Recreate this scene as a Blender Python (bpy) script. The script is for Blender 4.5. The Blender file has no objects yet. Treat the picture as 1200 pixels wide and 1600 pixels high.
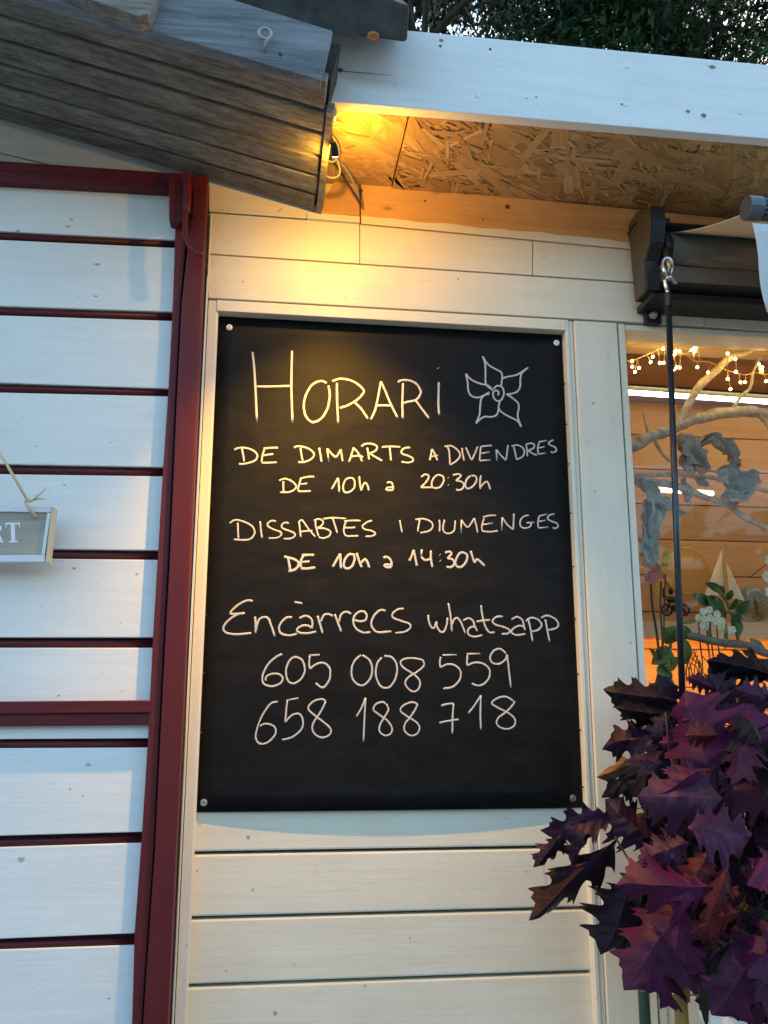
import bpy, bmesh, math, random
from mathutils import Vector, Matrix, noise
random.seed(7)
S = bpy.context.scene
COL = S.collection
rad = math.radians

# ------------------------------------------------------------------ camera
FPX = 1418.26
YAW, PIT, ROL = rad(7.30924), rad(12.69878), rad(0.05436)
CAM = Vector((0, -1.458, 1.5))
cy, sy, cp, sp = math.cos(YAW), math.sin(YAW), math.cos(PIT), math.sin(PIT)
FW = Vector((sy*cp, cy*cp, sp)); RT0 = Vector((cy, -sy, 0)); UP0 = RT0.cross(FW)
RT = RT0*math.cos(ROL) + UP0*math.sin(ROL); UP = UP0*math.cos(ROL) - RT0*math.sin(ROL)
cam = bpy.data.cameras.new('camera'); co = bpy.data.objects.new('camera', cam); COL.objects.link(co)
cam.sensor_fit = 'VERTICAL'; cam.sensor_height = 24; cam.lens = FPX/1600*24
cam.clip_start = .02; cam.clip_end = 500
mw = Matrix((RT, UP, -FW)).transposed().to_4x4(); mw.translation = CAM
co.matrix_world = mw; S.camera = co

def P(x, y, Y=0.0):
    """pixel of the photograph -> point on the vertical plane Y"""
    d = RT*((x-600)/FPX) - UP*((y-800)/FPX) + FW
    return CAM + d*((Y - CAM.y)/d.y)

# ------------------------------------------------------------------ world, sun, exposure
W = bpy.data.worlds.new('World'); S.world = W; W.use_nodes = True
nt = W.node_tree; bg = nt.nodes['Background']
sky = nt.nodes.new('ShaderNodeTexSky'); sky.sky_type = 'NISHITA'; sky.sun_disc = False
SUN_EL, SUN_ROT = 22, 48
sky.sun_elevation = rad(SUN_EL); sky.sun_rotation = rad(SUN_ROT)
sky.air_density = 1.0; sky.dust_density = 1.7; sky.ozone_density = 1.6
tint = nt.nodes.new('ShaderNodeMix'); tint.data_type = 'RGBA'; tint.blend_type = 'MULTIPLY'; tint.inputs[0].default_value = 1; tint.inputs[7].default_value = (1.0, 1.045, .95, 1)
nt.links.new(sky.outputs[0], tint.inputs[6]); nt.links.new(tint.outputs[2], bg.inputs[0]); bg.inputs[1].default_value = 0.15
sun = bpy.data.lights.new('sun', 'SUN'); sun.energy = 0.3; sun.angle = rad(30); sun.color = (1, .96, .92)
so = bpy.data.objects.new('sun', sun); COL.objects.link(so)
az = rad(SUN_ROT); el = rad(SUN_EL + 30)
so.rotation_euler = Vector((-math.sin(az)*math.cos(el), -math.cos(az)*math.cos(el), -math.sin(el))).to_track_quat('-Z', 'Y').to_euler()
S.view_settings.view_transform = 'Standard'; S.view_settings.look = 'None'
LAMP_SPOT, LAMP_WIDE, LAMP_DOWN, LAMP_SIDE = 0.82, 0.38, 21.0, 0.5
S.view_settings.exposure = 2.1; S.view_settings.gamma = 1
S.render.engine = 'CYCLES'
S.cycles.use_denoising = True
S.cycles.max_bounces = 10; S.cycles.transparent_max_bounces = 16
S.cycles.sample_clamp_indirect = 6

# ------------------------------------------------------------------ materials
def newmat(name):
    m = bpy.data.materials.new(name); m.use_nodes = True
    t = m.node_tree; return m, t, t.nodes['Principled BSDF']
def N(t, typ, **kw):
    n = t.nodes.new(typ)
    for k, v in kw.items(): setattr(n, k, v)
    return n
def L(t, a, b): t.links.new(a, b)
def ramp(t, fac, stops):
    r = N(t, 'ShaderNodeValToRGB'); e = r.color_ramp.elements
    while len(e) < len(stops): e.new(.5)
    for q, (p, c) in zip(e, stops):
        q.position = p; q.color = (*c, 1) if len(c) == 3 else c
    L(t, fac, r.inputs[0]); return r.outputs[0]
def math_(t, op, a, b=None, clamp=False):
    n = N(t, 'ShaderNodeMath', operation=op, use_clamp=clamp)
    for i, v in enumerate((a, b)):
        if v is None: continue
        if isinstance(v, (int, float)): n.inputs[i].default_value = v
        else: L(t, v, n.inputs[i])
    return n.outputs[0]
def mixc(t, fac, a, b, mode='MIX'):
    n = N(t, 'ShaderNodeMix', data_type='RGBA', blend_type=mode)
    for s, v in ((n.inputs[0], fac), (n.inputs[6], a), (n.inputs[7], b)):
        if isinstance(v, (int, float)): s.default_value = v
        elif isinstance(v, tuple): s.default_value = (*v, 1) if len(v) == 3 else v
        else: L(t, v, s)
    return n.outputs[2]
def coords(t, scale=(1, 1, 1), rot=(0, 0, 0), jitter=True):
    tc = N(t, 'ShaderNodeTexCoord'); v = tc.outputs['Object']
    mp = N(t, 'ShaderNodeMapping'); mp.inputs['Rotation'].default_value = rot; mp.inputs['Scale'].default_value = scale
    L(t, v, mp.inputs[0]); out = mp.outputs[0]
    if jitter:
        at = N(t, 'ShaderNodeAttribute', attribute_name='rnd')
        s = N(t, 'ShaderNodeVectorMath', operation='SCALE'); s.inputs[0].default_value = (17.3, 11.1, 23.7)
        L(t, at.outputs['Fac'], s.inputs['Scale'])
        a = N(t, 'ShaderNodeVectorMath', operation='ADD'); L(t, out, a.inputs[0]); L(t, s.outputs[0], a.inputs[1]); out = a.outputs[0]
    return out
def noise_(t, vec, scale, detail=4, rough=.6, dist=0):
    n = N(t, 'ShaderNodeTexNoise'); L(t, vec, n.inputs['Vector'])
    n.inputs['Scale'].default_value = scale; n.inputs['Detail'].default_value = detail
    n.inputs['Roughness'].default_value = rough; n.inputs['Distortion'].default_value = dist
    return n.outputs['Fac']
def bump_(t, bs, h, strength, dist=.002):
    b = N(t, 'ShaderNodeBump'); b.inputs['Strength'].default_value = strength; b.inputs['Distance'].default_value = dist
    L(t, h, b.inputs['Height']); L(t, b.outputs[0], bs.inputs['Normal'])
AX = {'x': (1.5, 28, 28), 'y': (28, 1.5, 28), 'z': (28, 28, 1.5)}
def wood(name, c1, c2, axis='x', rough=.6, bump=.3, spots=.0, spot_c=(.1, .07, .05), rot=(0, 0, 0), var=.08, knots=0, spec=.5, dist=.3, grain=.965):
    """painted or bare timber: stretched grain, per-plank variation, specks and knots"""
    m, t, b = newmat(name)
    v = coords(t, AX[axis], rot)
    g = noise_(t, v, 2.2, 6, .62, dist)
    col = ramp(t, g, [(.3, c1), (.7, c2)])
    col = mixc(t, 1.0, col, ramp(t, noise_(t, v, 7.5, 4, .7), [(.32, (grain,)*3), (.6, (1.0,)*3)]), 'MULTIPLY')
    vi = coords(t, (1, 1, 1), rot)
    at = N(t, 'ShaderNodeAttribute', attribute_name='rnd').outputs['Fac']
    br = math_(t, 'MULTIPLY_ADD', at, 2*var); br.node.inputs[2].default_value = 1-var
    cb = N(t, 'ShaderNodeCombineColor'); [L(t, br, cb.inputs[i]) for i in range(3)]
    col = mixc(t, 1.0, col, cb.outputs[0], 'MULTIPLY')
    blot = noise_(t, vi, 7, 3)
    col = mixc(t, math_(t, 'MULTIPLY', ramp(t, blot, [(.45, (0, 0, 0)), (.75, (1, 1, 1))]), .35), col, tuple(.82*q for q in c1), 'MIX')
    if spots:
        s = ramp(t, noise_(t, vi, 150, 1, .4), [(.765-spots*.03, (0, 0, 0)), (.80-spots*.03, (1, 1, 1))])
        col = mixc(t, math_(t, 'MULTIPLY', s, .75*min(1, spots*1.6)), col, spot_c)
        s2 = ramp(t, noise_(t, coords(t, tuple(q*.35 for q in AX[axis]), rot), 6, 3, .7), [(.70, (0, 0, 0)), (.78, (1, 1, 1))])
        col = mixc(t, math_(t, 'MULTIPLY', s2, .22*spots), col, spot_c)
    if knots:
        sc = tuple({'x': (1, 2.2, 2.2), 'y': (2.2, 1, 2.2), 'z': (2.2, 2.2, 1)}[axis])
        vo = N(t, 'ShaderNodeTexVoronoi'); L(t, coords(t, sc, rot), vo.inputs['Vector']); vo.inputs['Scale'].default_value = knots
        k = ramp(t, vo.outputs['Distance'], [(.0, (1, 1, 1)), (.05, (.75, .75, .75)), (.075, (.2, .2, .2)), (.14, (0, 0, 0))])
        col = mixc(t, math_(t, 'MULTIPLY', k, .8), col, tuple(q*.25 for q in c1))
    L(t, col, b.inputs['Base Color'])
    b.inputs['Roughness'].default_value = rough; b.inputs['Specular IOR Level'].default_value = spec
    fine = noise_(t, v, 5, 5, .7)
    big = noise_(t, vi, 22, 3)
    h = math_(t, 'ADD', fine, math_(t, 'MULTIPLY', big, .8))
    bump_(t, b, h, bump, .0012)
    return m
def plain(name, c, rough=.5, metal=0, bump=0, scale=60, var=.15, spec=.5, c2=None):
    m, t, b = newmat(name)
    v = coords(t)
    n = noise_(t, v, scale, 5, .65)
    col = ramp(t, n, [(.3, tuple(q*(1-var) for q in c)), (.7, c2 or tuple(min(1, q*(1+var)) for q in c))])
    L(t, col, b.inputs['Base Color']); b.inputs['Metallic'].default_value = metal
    b.inputs['Specular IOR Level'].default_value = spec
    r = ramp(t, noise_(t, v, scale*.4, 4), [(.3, (rough*.8,)*3), (.7, (min(1, rough*1.2),)*3)])
    L(t, r, b.inputs['Roughness'])
    if bump: bump_(t, b, n, bump, .001)
    return m
def emit(name, c, s):
    m, t, b = newmat(name); b.inputs['Base Color'].default_value = (*c, 1)
    b.inputs['Emission Color'].default_value = (*c, 1); b.inputs['Emission Strength'].default_value = s
    return m

SL = math.atan(.239)                                   # pitch of the shed roof
cream = wood('cream_paint', (.69, .64, .505), (.745, .70, .57), 'x', .5, .28, .2, (.22, .17, .12), var=.02)
cream_v = wood('cream_paint_upright', (.69, .645, .53), (.75, .71, .595), 'z', .5, .28, .4, (.22, .17, .12), var=.02)
white = wood('white_paint', (.69, .72, .71), (.745, .77, .755), 'x', .55, .26, .22, (.2, .19, .17), var=.03)
beamwhite = wood('beam_white_paint', (.66, .70, .72), (.74, .77, .76), 'x', .6, .4, .25, (.2, .18, .15), var=.02)
red = wood('dark_red_paint', (.080, .007, .011), (.112, .011, .016), 'x', .5, .25, .3, (.2, .06, .05), var=.06, spec=.3)
red_v = wood('dark_red_paint_upright', (.080, .007, .011), (.112, .011, .016), 'z', .5, .25, .3, (.2, .06, .05), var=.06, spec=.3)
red_dark = wood('dark_red_bead', (.06, .005, .008), (.085, .008, .012), 'x', .45, .2, spec=.35)
grey_timber = wood('weathered_timber', (.10, .095, .08), (.31, .29, .245), 'x', .8, .8, .5, (.06, .05, .04), rot=(0, SL, 0), var=.18, knots=5, grain=.45)
blue_timber = wood('weathered_fascia', (.09, .105, .12), (.27, .30, .33), 'x', .65, .9, .6, (.04, .04, .04), rot=(0, SL, 0), var=.1, grain=.6)
pine = wood('raw_pine', (.52, .29, .11), (.66, .42, .19), 'x', .55, .3, 0, var=.05, knots=7)
pine_end = wood('raw_pine_offcut', (.50, .28, .11), (.60, .37, .16), 'z', .6, .3, 0, var=.05)
pine_in = wood('interior_pine', (.50, .27, .13), (.62, .37, .20), 'x', .6, .3, 0, var=.14, knots=4)
pale_wood = wood('pale_wood', (.62, .48, .28), (.70, .56, .36), 'x', .5, .2, 0)
grey_wall = wood('shed_gable_paint', (.42, .44, .42), (.55, .56, .52), 'x', .7, .5, .6, (.12, .12, .1))
osb_m, t, b = newmat('strand_board')
at = N(t, 'ShaderNodeAttribute', attribute_name='rnd').outputs['Fac']
c = ramp(t, at, [(0, (.22, .12, .045)), (.35, (.38, .23, .095)), (.65, (.50, .33, .15)), (1, (.66, .48, .26))])
uvn = N(t, 'ShaderNodeUVMap'); mpn = N(t, 'ShaderNodeMapping'); L(t, uvn.outputs[0], mpn.inputs[0]); mpn.inputs['Scale'].default_value = (12, 420, 1)
aj = N(t, 'ShaderNodeCombineXYZ'); L(t, math_(t, 'MULTIPLY', at, 91.0), aj.inputs[0]); L(t, math_(t, 'MULTIPLY', at, 57.0), aj.inputs[2]); L(t, aj.outputs[0], mpn.inputs['Location'])
g = noise_(t, mpn.outputs[0], 1, 5, .7)
c = mixc(t, 1, c, ramp(t, g, [(.3, (.66, .62, .56)), (.7, (1.12, 1.12, 1.12))]), 'MULTIPLY')
L(t, c, b.inputs['Base Color']); b.inputs['Roughness'].default_value = .55; bump_(t, b, g, .4, .001)
# chalkboard: ribbed black twin-wall plastic
board_m, t, b = newmat('ribbed_black_plastic')
tc = N(t, 'ShaderNodeTexCoord'); wv = N(t, 'ShaderNodeTexWave', wave_type='BANDS', bands_direction='X')
L(t, tc.outputs['Object'], wv.inputs['Vector']); wv.inputs['Scale'].default_value = 78
sm = noise_(t, coords(t, (3, 3, 9)), 4, 5, .65, .6)
L(t, ramp(t, sm, [(.35, (.003, .0036, .0042)), (.62, (.0075, .008, .0085)), (.9, (.018, .019, .02))]), b.inputs['Base Color'])
L(t, ramp(t, sm, [(.3, (.50,)*3), (.8, (.62,)*3)]), b.inputs['Roughness'])
b.inputs['Specular IOR Level'].default_value = .15
bump_(t, b, wv.outputs['Fac'], .09, .0012)
chalk = plain('white_marker', (.47, .47, .47), .6, var=.16, scale=330)
ghost = plain('rubbed_out_marker', (.026, .028, .030), .6, var=.3, scale=150)
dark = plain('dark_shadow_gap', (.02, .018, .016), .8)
bitumen = plain('mossy_roof_felt', (.017, .017, .013), .9, 0, 1.0, 70, .5)
zinc = plain('zinc_screw', (.45, .46, .47), .38, .9, .1)
white_pl = plain('white_plastic', (.78, .77, .72), .4, 0, 0, 30, .04)
grey_cable = plain('grey_cable_sheath', (.20, .21, .21), .5)
black_cable = plain('black_cable_sheath', (.03, .025, .02), .5)
blackmetal = plain('black_metal', (.018, .018, .02), .42, .4, .1)
taupe = plain('taupe_metal', (.065, .055, .04), .5, .2, .08)
rod_m = plain('blue_grey_rod', (.045, .055, .065), .32, .7, .05)
chrome = plain('worn_chrome', (.55, .52, .48), .25, 1, .05)
fabric_t = plain('taupe_fabric', (.14, .125, .10), .85, 0, .3, 300)
fabric_b = plain('beige_fabric', (.58, .52, .40), .85, 0, .3, 300)
fabric_w = plain('white_fabric', (.50, .54, .57), .8, 0, .3, 260, .06)
barmetal = plain('grey_aluminium', (.10, .12, .14), .4, .6, .05)
string_m = plain('raffia_string', (.62, .50, .32), .8, 0, .5, 120, .2)
signwood = wood('grey_sign_wood', (.25, .23, .20), (.42, .38, .31), 'x', .75, .6, .6, (.1, .09, .08))
sign_w = wood('sign_white_paint', (.62, .64, .68), (.72, .74, .78), 'x', .6, .4, .5, (.3, .25, .2))
letter_w = plain('letter_white', (.78, .79, .80), .6, var=.05)
pinkstain = plain('pink_stain', (.72, .50, .55), .5)
bark_w = plain('pale_bark', (.54, .49, .40), .85, 0, 1.0, 90, .4)
deadleaf = plain('dried_grey_leaf', (.46, .47, .46), .7, 0, .9, 45, .3, c2=(.66, .62, .54))
green1 = plain('dark_green_leaf', (.03, .085, .02), .35, 0, .2, 40, .4)
green2 = plain('olive_green_leaf', (.10, .15, .03), .4, 0, .2, 40, .4)
petal_w = plain('cream_petal', (.72, .70, .48), .6, 0, .1, 60, .08)
petal_y = plain('yellow_petal', (.70, .42, .03), .6, 0, .1, 60, .15)
spathe = plain('pink_red_spathe', (.50, .13, .10), .35, 0, .1, 40, .3)
stemgreen = plain('dark_stem', (.05, .06, .02), .5)
ceramic = plain('blue_grey_ceramic', (.20, .25, .28), .3, 0, .2, 30, .35)
straw = plain('dry_straw', (.40, .30, .16), .8, 0, .2, 80, .3)
lunaria = plain('pale_seed_disc', (.76, .74, .60), .5, 0, .1, 60, .05)
driftwood = plain('grey_driftwood', (.17, .16, .14), .8, 0, 1, 60, .4)
greenpole = plain('dark_green_coating', (.012, .045, .035), .4, 0, .05)
ochre = wood('ochre_stalk', (.22, .13, .02), (.38, .25, .06), 'z', .6, .6)
sailcloth = plain('cream_sailcloth', (.84, .78, .60), .8, 0, .2, 200, .05)
asphalt = plain('paving', (.20, .19, .18), .9, 0, .8, 30, .3)
trunk_m = plain('tree_bark', (.06, .05, .04), .95, 0, 1, 12, .4)
glass, t, b = newmat('window_glass')
out = t.nodes['Material Output']; t.nodes.remove(b)
tr = N(t, 'ShaderNodeBsdfTransparent'); tr.inputs[0].default_value = (.97, .98, .98, 1)
gl = N(t, 'ShaderNodeBsdfGlossy'); gl.inputs['Roughness'].default_value = .02
fr = N(t, 'ShaderNodeFresnel'); fr.inputs[0].default_value = 1.45
mx = N(t, 'ShaderNodeMixShader'); L(t, math_(t, 'MULTIPLY', fr.outputs[0], .4, True), mx.inputs[0]); L(t, tr.outputs[0], mx.inputs[1]); L(t, gl.outputs[0], mx.inputs[2])
L(t, mx.outputs[0], out.inputs[0])
tube_e = emit('tube_light', (1, .84, .50), 5.5)
bulb_e = emit('fairy_bulb', (1, .60, .16), 15)
lamp_e = emit('lamp_lens', (1, .60, .20), 8)
# purple oak leaf: pigment per leaf, paler midrib and side veins
oak, t, b = newmat('purple_oak_leaf')
at = N(t, 'ShaderNodeAttribute', attribute_name='rnd').outputs['Fac']
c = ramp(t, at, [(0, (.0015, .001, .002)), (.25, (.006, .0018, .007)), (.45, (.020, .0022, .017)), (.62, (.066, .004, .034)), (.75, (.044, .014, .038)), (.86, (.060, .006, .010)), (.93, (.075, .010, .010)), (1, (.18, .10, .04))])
for n_ in t.nodes:
    if n_.type == 'VALTORGB': n_.color_ramp.interpolation = 'LINEAR'
uv = N(t, 'ShaderNodeUVMap'); sx = N(t, 'ShaderNodeSeparateXYZ'); L(t, uv.outputs[0], sx.inputs[0])
au = math_(t, 'ABSOLUTE', sx.outputs[0])
mid = math_(t, 'LESS_THAN', au, .012)
ph = math_(t, 'SUBTRACT', sx.outputs[1], math_(t, 'MULTIPLY', au, .55))
sv = math_(t, 'ABSOLUTE', math_(t, 'SUBTRACT', math_(t, 'FRACT', math_(t, 'MULTIPLY', ph, 7.5)), .5))
vein = math_(t, 'MAXIMUM', mid, math_(t, 'LESS_THAN', sv, .035))
bl = noise_(t, coords(t, (1, 1, 1)), 26, 5, .65)
c = mixc(t, 1, c, ramp(t, bl, [(.3, (.55, .5, .6)), (.7, (1.35, 1.3, 1.3))]), 'MULTIPLY')
c = mixc(t, math_(t, 'MULTIPLY', ramp(t, noise_(t, coords(t), 15, 3), [(.6, (0, 0, 0)), (.75, (1, 1, 1))]), .15), c, (.09, .04, .03))
c = mixc(t, math_(t, 'MULTIPLY', vein, .16), c, (.14, .05, .08))
L(t, c, b.inputs['Base Color']); b.inputs['Roughness'].default_value = .58; b.inputs['Specular IOR Level'].default_value = .2
hh = math_(t, 'ADD', math_(t, 'MULTIPLY', sv, .8), math_(t, 'MULTIPLY', noise_(t, coords(t), 110, 4), .7))
bump_(t, b, hh, .5, .0015)
def crownmat(name, a, c2):
    m, t, b = newmat(name)
    r = N(t, 'ShaderNodeAttribute', attribute_name='rnd').outputs['Fac']
    L(t, ramp(t, r, [(0, a), (1, c2)]), b.inputs['Base Color']); b.inputs['Roughness'].default_value = .8; b.inputs['Specular IOR Level'].default_value = .15
    return m

# ------------------------------------------------------------------ mesh builder
class MB:
    def __init__(s): s.v = []; s.f = []; s.r = []; s.uv = []
    def add(s, vs, fs, r=None, uv=None):
        o = len(s.v); s.v += [Vector(q) for q in vs]; r = random.random() if r is None else r
        s.uv += (uv or [(0.3, 0.3)]*len(vs))
        for f in fs: s.f.append(tuple(o+i for i in f)); s.r.append(r)
    def box(s, x0, x1, y0, y1, z0, z1, r=None):
        vs = [(x, y, z) for z in (z0, z1) for y in (y0, y1) for x in (x0, x1)]
        s.add(vs, [(0, 2, 3, 1), (4, 5, 7, 6), (0, 1, 5, 4), (2, 6, 7, 3), (0, 4, 6, 2), (1, 3, 7, 5)], r)
    def prism(s, pts, d, r=None):
        n = len(pts); pts = [Vector(p) for p in pts]; d = Vector(d)
        s.add(pts + [p+d for p in pts], [tuple(range(n)), tuple(range(2*n-1, n-1, -1))] + [(i, n+i, n+(i+1) % n, (i+1) % n) for i in range(n)], r)
    def slab(s, px, Y, th, r=None): s.prism([P(x, y, Y) for x, y in px], (0, th, 0), r)
    def tube(s, pts, rr, n=8, r=None, flat=None):
        pts = [Vector(p) for p in pts]
        if isinstance(rr, (int, float)): rr = [rr]*len(pts)
        vs = []; u = None
        for i, p in enumerate(pts):
            d = (pts[min(i+1, len(pts)-1)] - pts[max(i-1, 0)])
            if d.length < 1e-9: d = Vector((0, 0, 1))
            d.normalize()
            if u is None: u = d.orthogonal().normalized()
            u = (u - d*u.dot(d))
            u = u.normalized() if u.length > 1e-6 else d.orthogonal().normalized()
            w = d.cross(u)
            for k in range(n):
                a = 2*math.pi*k/n; q = (u*math.cos(a) + w*math.sin(a))*rr[i]
                if flat: q.y *= flat
                vs.append(p + q)
        fs = [(i*n+k, i*n+(k+1) % n, (i+1)*n+(k+1) % n, (i+1)*n+k) for i in range(len(pts)-1) for k in range(n)]
        fs += [tuple(range(n-1, -1, -1)), tuple((len(pts)-1)*n+k for k in range(n))]
        s.add(vs, fs, r)
    def lathe(s, c, prof, axis='z', n=20, r=None):
        c = Vector(c); vs = []
        for rr, h in prof:
            for k in range(n):
                a = 2*math.pi*k/n; x, y = rr*math.cos(a), rr*math.sin(a)
                vs.append(c + Vector({'z': (x, y, h), 'y': (x, h, y), 'x': (h, x, y)}[axis]))
        m = len(prof)
        fs = [(i*n+k, i*n+(k+1) % n, (i+1)*n+(k+1) % n, (i+1)*n+k) for i in range(m-1) for k in range(n)]
        fs += [tuple(range(n-1, -1, -1)), tuple((m-1)*n+k for k in range(n))]
        s.add(vs, fs, r)
    def ball(s, c, rx, ry=None, rz=None, n=10, r=None):
        ry = ry or rx; rz = rz or rx; c = Vector(c)
        m = max(4, n//2+1); vs = []; 
        for i in range(m+1):
            a = math.pi*i/m
            for k in range(n):
                q = 2*math.pi*k/n; vs.append(c + Vector((rx*math.sin(a)*math.cos(q), ry*math.sin(a)*math.sin(q), rz*math.cos(a))))
        s.add(vs, [(i*n+k, (i+1)*n+k, (i+1)*n+(k+1) % n, i*n+(k+1) % n) for i in range(m) for k in range(n)], r)
    def build(s, name, mat, parent=None, bevel=0, smooth=False, label=None, loc=None):
        me = bpy.data.meshes.new(name)
        base = WORLD_AT.get(parent.name, Vector()) if parent else Vector()
        if loc is not None: base = Vector(loc)
        bm = bmesh.new(); rl = bm.faces.layers.float.new('rnd'); ul = bm.loops.layers.uv.new('UVMap')
        bv = [bm.verts.new(p - base) for p in s.v]
        for f, r in zip(s.f, s.r):
            try: q = bm.faces.new([bv[i] for i in f])
            except ValueError: continue
            q[rl] = r; q.smooth = bool(smooth)
            for lp, i in zip(q.loops, f): lp[ul].uv = s.uv[i]
        if smooth != 'leaf': bmesh.ops.recalc_face_normals(bm, faces=bm.faces)
        if bevel:
            bmesh.ops.bevel(bm, geom=[e for e in bm.edges if len(e.link_faces) == 2 and e.calc_face_angle(0) > .4], offset=bevel, segments=2, affect='EDGES', profile=.6)
        bm.to_mesh(me); bm.free()
        me.materials.append(mat)
        o = bpy.data.objects.new(name, me); COL.objects.link(o)
        if parent: o.parent = parent
        elif loc is not None: o.location = base
        WORLD_AT[o.name] = base
        if label: o['label'] = label
        return o
WORLD_AT = {}
def thing(name, label, cat, loc, group=None):
    o = bpy.data.objects.new(name, None); COL.objects.link(o); o.location = loc; o.empty_display_size = .05
    o['label'] = label; o['category'] = cat
    if group: o['group'] = group
    WORLD_AT[o.name] = Vector(loc); return o
def tag(o, label, cat, group=None):
    o['label'] = label; o['category'] = cat
    if group: o['group'] = group
    return o
def curve(pts, k=6, closed=False):
    """Catmull-Rom through points"""
    pts = [Vector(p) for p in pts]; n = len(pts); out = []
    if n < 3: return pts
    for i in range(n-1):
        a = pts[i-1] if i else (pts[-2] if closed else pts[0]*2-pts[1]); b_, c_ = pts[i], pts[i+1]
        d = pts[i+2] if i+2 < n else (pts[1] if closed else c_*2-b_)
        for j in range(k):
            t_ = j/k
            out.append(.5*((2*b_) + (c_-a)*t_ + (2*a-5*b_+4*c_-d)*t_**2 + (3*b_-a-3*c_+d)*t_**3))
    return out + [pts[-1]]
def lerp(a, b, t_): return tuple(p + (q-p)*t_ for p, q in zip(a, b))
def ext(a, b, x):
    """pixel on the line a-b at image column x"""
    return (x, a[1] + (b[1]-a[1])*(x-a[0])/(b[0]-a[0]))
def Xat(px, py, Y=0): return P(px, py, Y).x
def Zat(px, py, Y=0): return P(px, py, Y).z

# ------------------------------------------------------------------ ground
g = MB(); g.add([(-60, -60, 0), (60, -60, 0), (60, 120, 0), (-60, 120, 0)], [(0, 1, 2, 3)])
go = g.build('ground', asphalt); go['kind'] = 'structure'

# ------------------------------------------------------------------ the shop
shop = thing('flower_shop', 'cream painted timber shop front with lit window and oriented strand board eave', 'shop', (.3, 0, 0))
XR = 2.6
xl = -.119                                             # left end of the shop wall
xa = Xat(320, 590); xb = Xat(334.5, 590)               # upright strips left of the chalkboard
xj0, xj1 = Xat(338.5, 520), Xat(884, 513)              # opening
xc = Xat(896.5, 513); xp1 = Xat(964, 513); xs0 = Xat(966.5, 513); xw = Xat(977, 520)
zc = Zat(660, 485); zh = Zat(600, 499.5)               # underside of the upper boards / head
la = ((325, 331), (563, 349)); lb = ((323, 396.7), (984, 441)); lc = ((324, 466), (1005, 505)); la2 = ((563, 349), (982, 388.5))
m = MB()
G = 1.1
def row(l0, l1, x0, x1, Y=0, th=.03, r=None):
    a, b_ = ext(*l0, x0), ext(*l0, x1); c_, d = ext(*l1, x1), ext(*l1, x0)
    m.slab([(a[0], a[1]+G), (b_[0], b_[1]+G), (c_[0], c_[1]-G), (d[0], d[1]-G)], Y, th, r)
row(((300, 270), (600, 290)), la, 326.5, 562)
row(la2, lb, 562.8, 832); row(la2, lb, 833.2, 1100)
m.slab([(327.5, 332.5), (561.8, 350), (561.8, ext(*lb, 561.8)[1]-G), (327.5, ext(*lb, 327.5)[1]-G)], 0, .03)
row(lb, lc, 325.5, 1100)
m.build('upper_cladding', cream, shop, .0012)
m = MB()                                                # recessed boarding below the chalkboard
lines = [((304, 1333), (912, 1323)), ((300, 1435.4), (924, 1418)), ((294, 1540), (931, 1519)), ((290, 1646), (940, 1620))]
YS = .0235
zs = [sum(Zat(*q, YS) for q in l)/2 for l in lines]
edges = [zc] + zs + [zs[-1]-.1*k for k in range(1, 11)]
for i in range(len(edges)-1):
    if edges[i+1] < .05: continue
    gp = .0022
    m.box(xj0-.01, xj1+.01, YS, YS+.03, edges[i+1]+gp, edges[i]-gp)
m.build('recessed_boarding', cream, shop, .003)
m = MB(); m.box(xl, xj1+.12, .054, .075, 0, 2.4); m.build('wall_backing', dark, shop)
m = MB()
m.box(xl, xa-.0012, -.002, .03, 0.0, Zat(325, 334)-.002)
m.box(xa, xb, .003, .035, 0.0, zc-.002)
m.box(xb+.0006, xj0, .0055, .045, 0.0, zc-.002)
m.box(xj1, Xat(889.5, 513), .0025, .045, 0.0, zc-.001)
m.box(Xat(889.8, 513), xc, .0055, .04, 0.0, zc-.001)
m.box(xc+.0012, xp1, -.001, .045, 0.0, zc-.003)
m.box(xs0, xw, .001, .045, 0.0, zc-.003)
m.build('upright_trim', cream_v, shop, .0014)
m = MB(); m.box(xj0-.002, xj1+.001, .001, .05, zh, zc-.0015); m.build('frame_head', cream, shop, .0014)
# lintel over the window
m = MB()
m.box(xw+.001, XR, .002, .05, Zat(1000, 516), zc-.004)
m.slab([(1101, 380), (1500, 420), (1500, 540), (1101, 510)], .001, .03)
m.build('window_lintel', cream, shop, .0014)
# raw pine beam under the soffit with a ragged painted strip along its foot
YBM = -.005
m = MB(); zb = Zat(565, 291, YBM)
m.slab([(564, 285), (1600, 387), (1600, 446), (1100, 399.5), (564, 349)], YBM, .03); m.build('pine_beam', pine, shop, .001)
m = MB(); pts = []
for i in range(61):
    x = 564.5 + (1300-564.5)*i/60; y0 = 337.5 + (x-564)*.0945
    pts.append((x, y0 + 3.2*noise.noise((x*.022, 0, 0)) + 1.2*noise.noise((x*.11, 3, 0))))
m.slab(pts + [(1300, 418.5), (564.5, 349)], YBM-.0008, .0006); m.build('painted_strip', cream, shop)
m = MB(); m.slab([(522, 284), (561, 287), (562, 337), (497, 333), (499, 327)], YBM-.001, .03); m.build('beam_offcut', pine_end, shop, .001)
m = MB(); m.slab([(480, 331.5), (530, 335.5), (562, 338), (562, 347.5), (480, 341)], YBM-.0018, .03); m.build('offcut_paint', cream, shop)
knotm = plain('knot_brown', (.10, .045, .02), .6)
m = MB(); m.lathe(P(564, 297, YBM-.003), [(.0035, 0), (.003, .004)], 'y', 10); m.build('beam_knot', knotm, shop)
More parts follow.
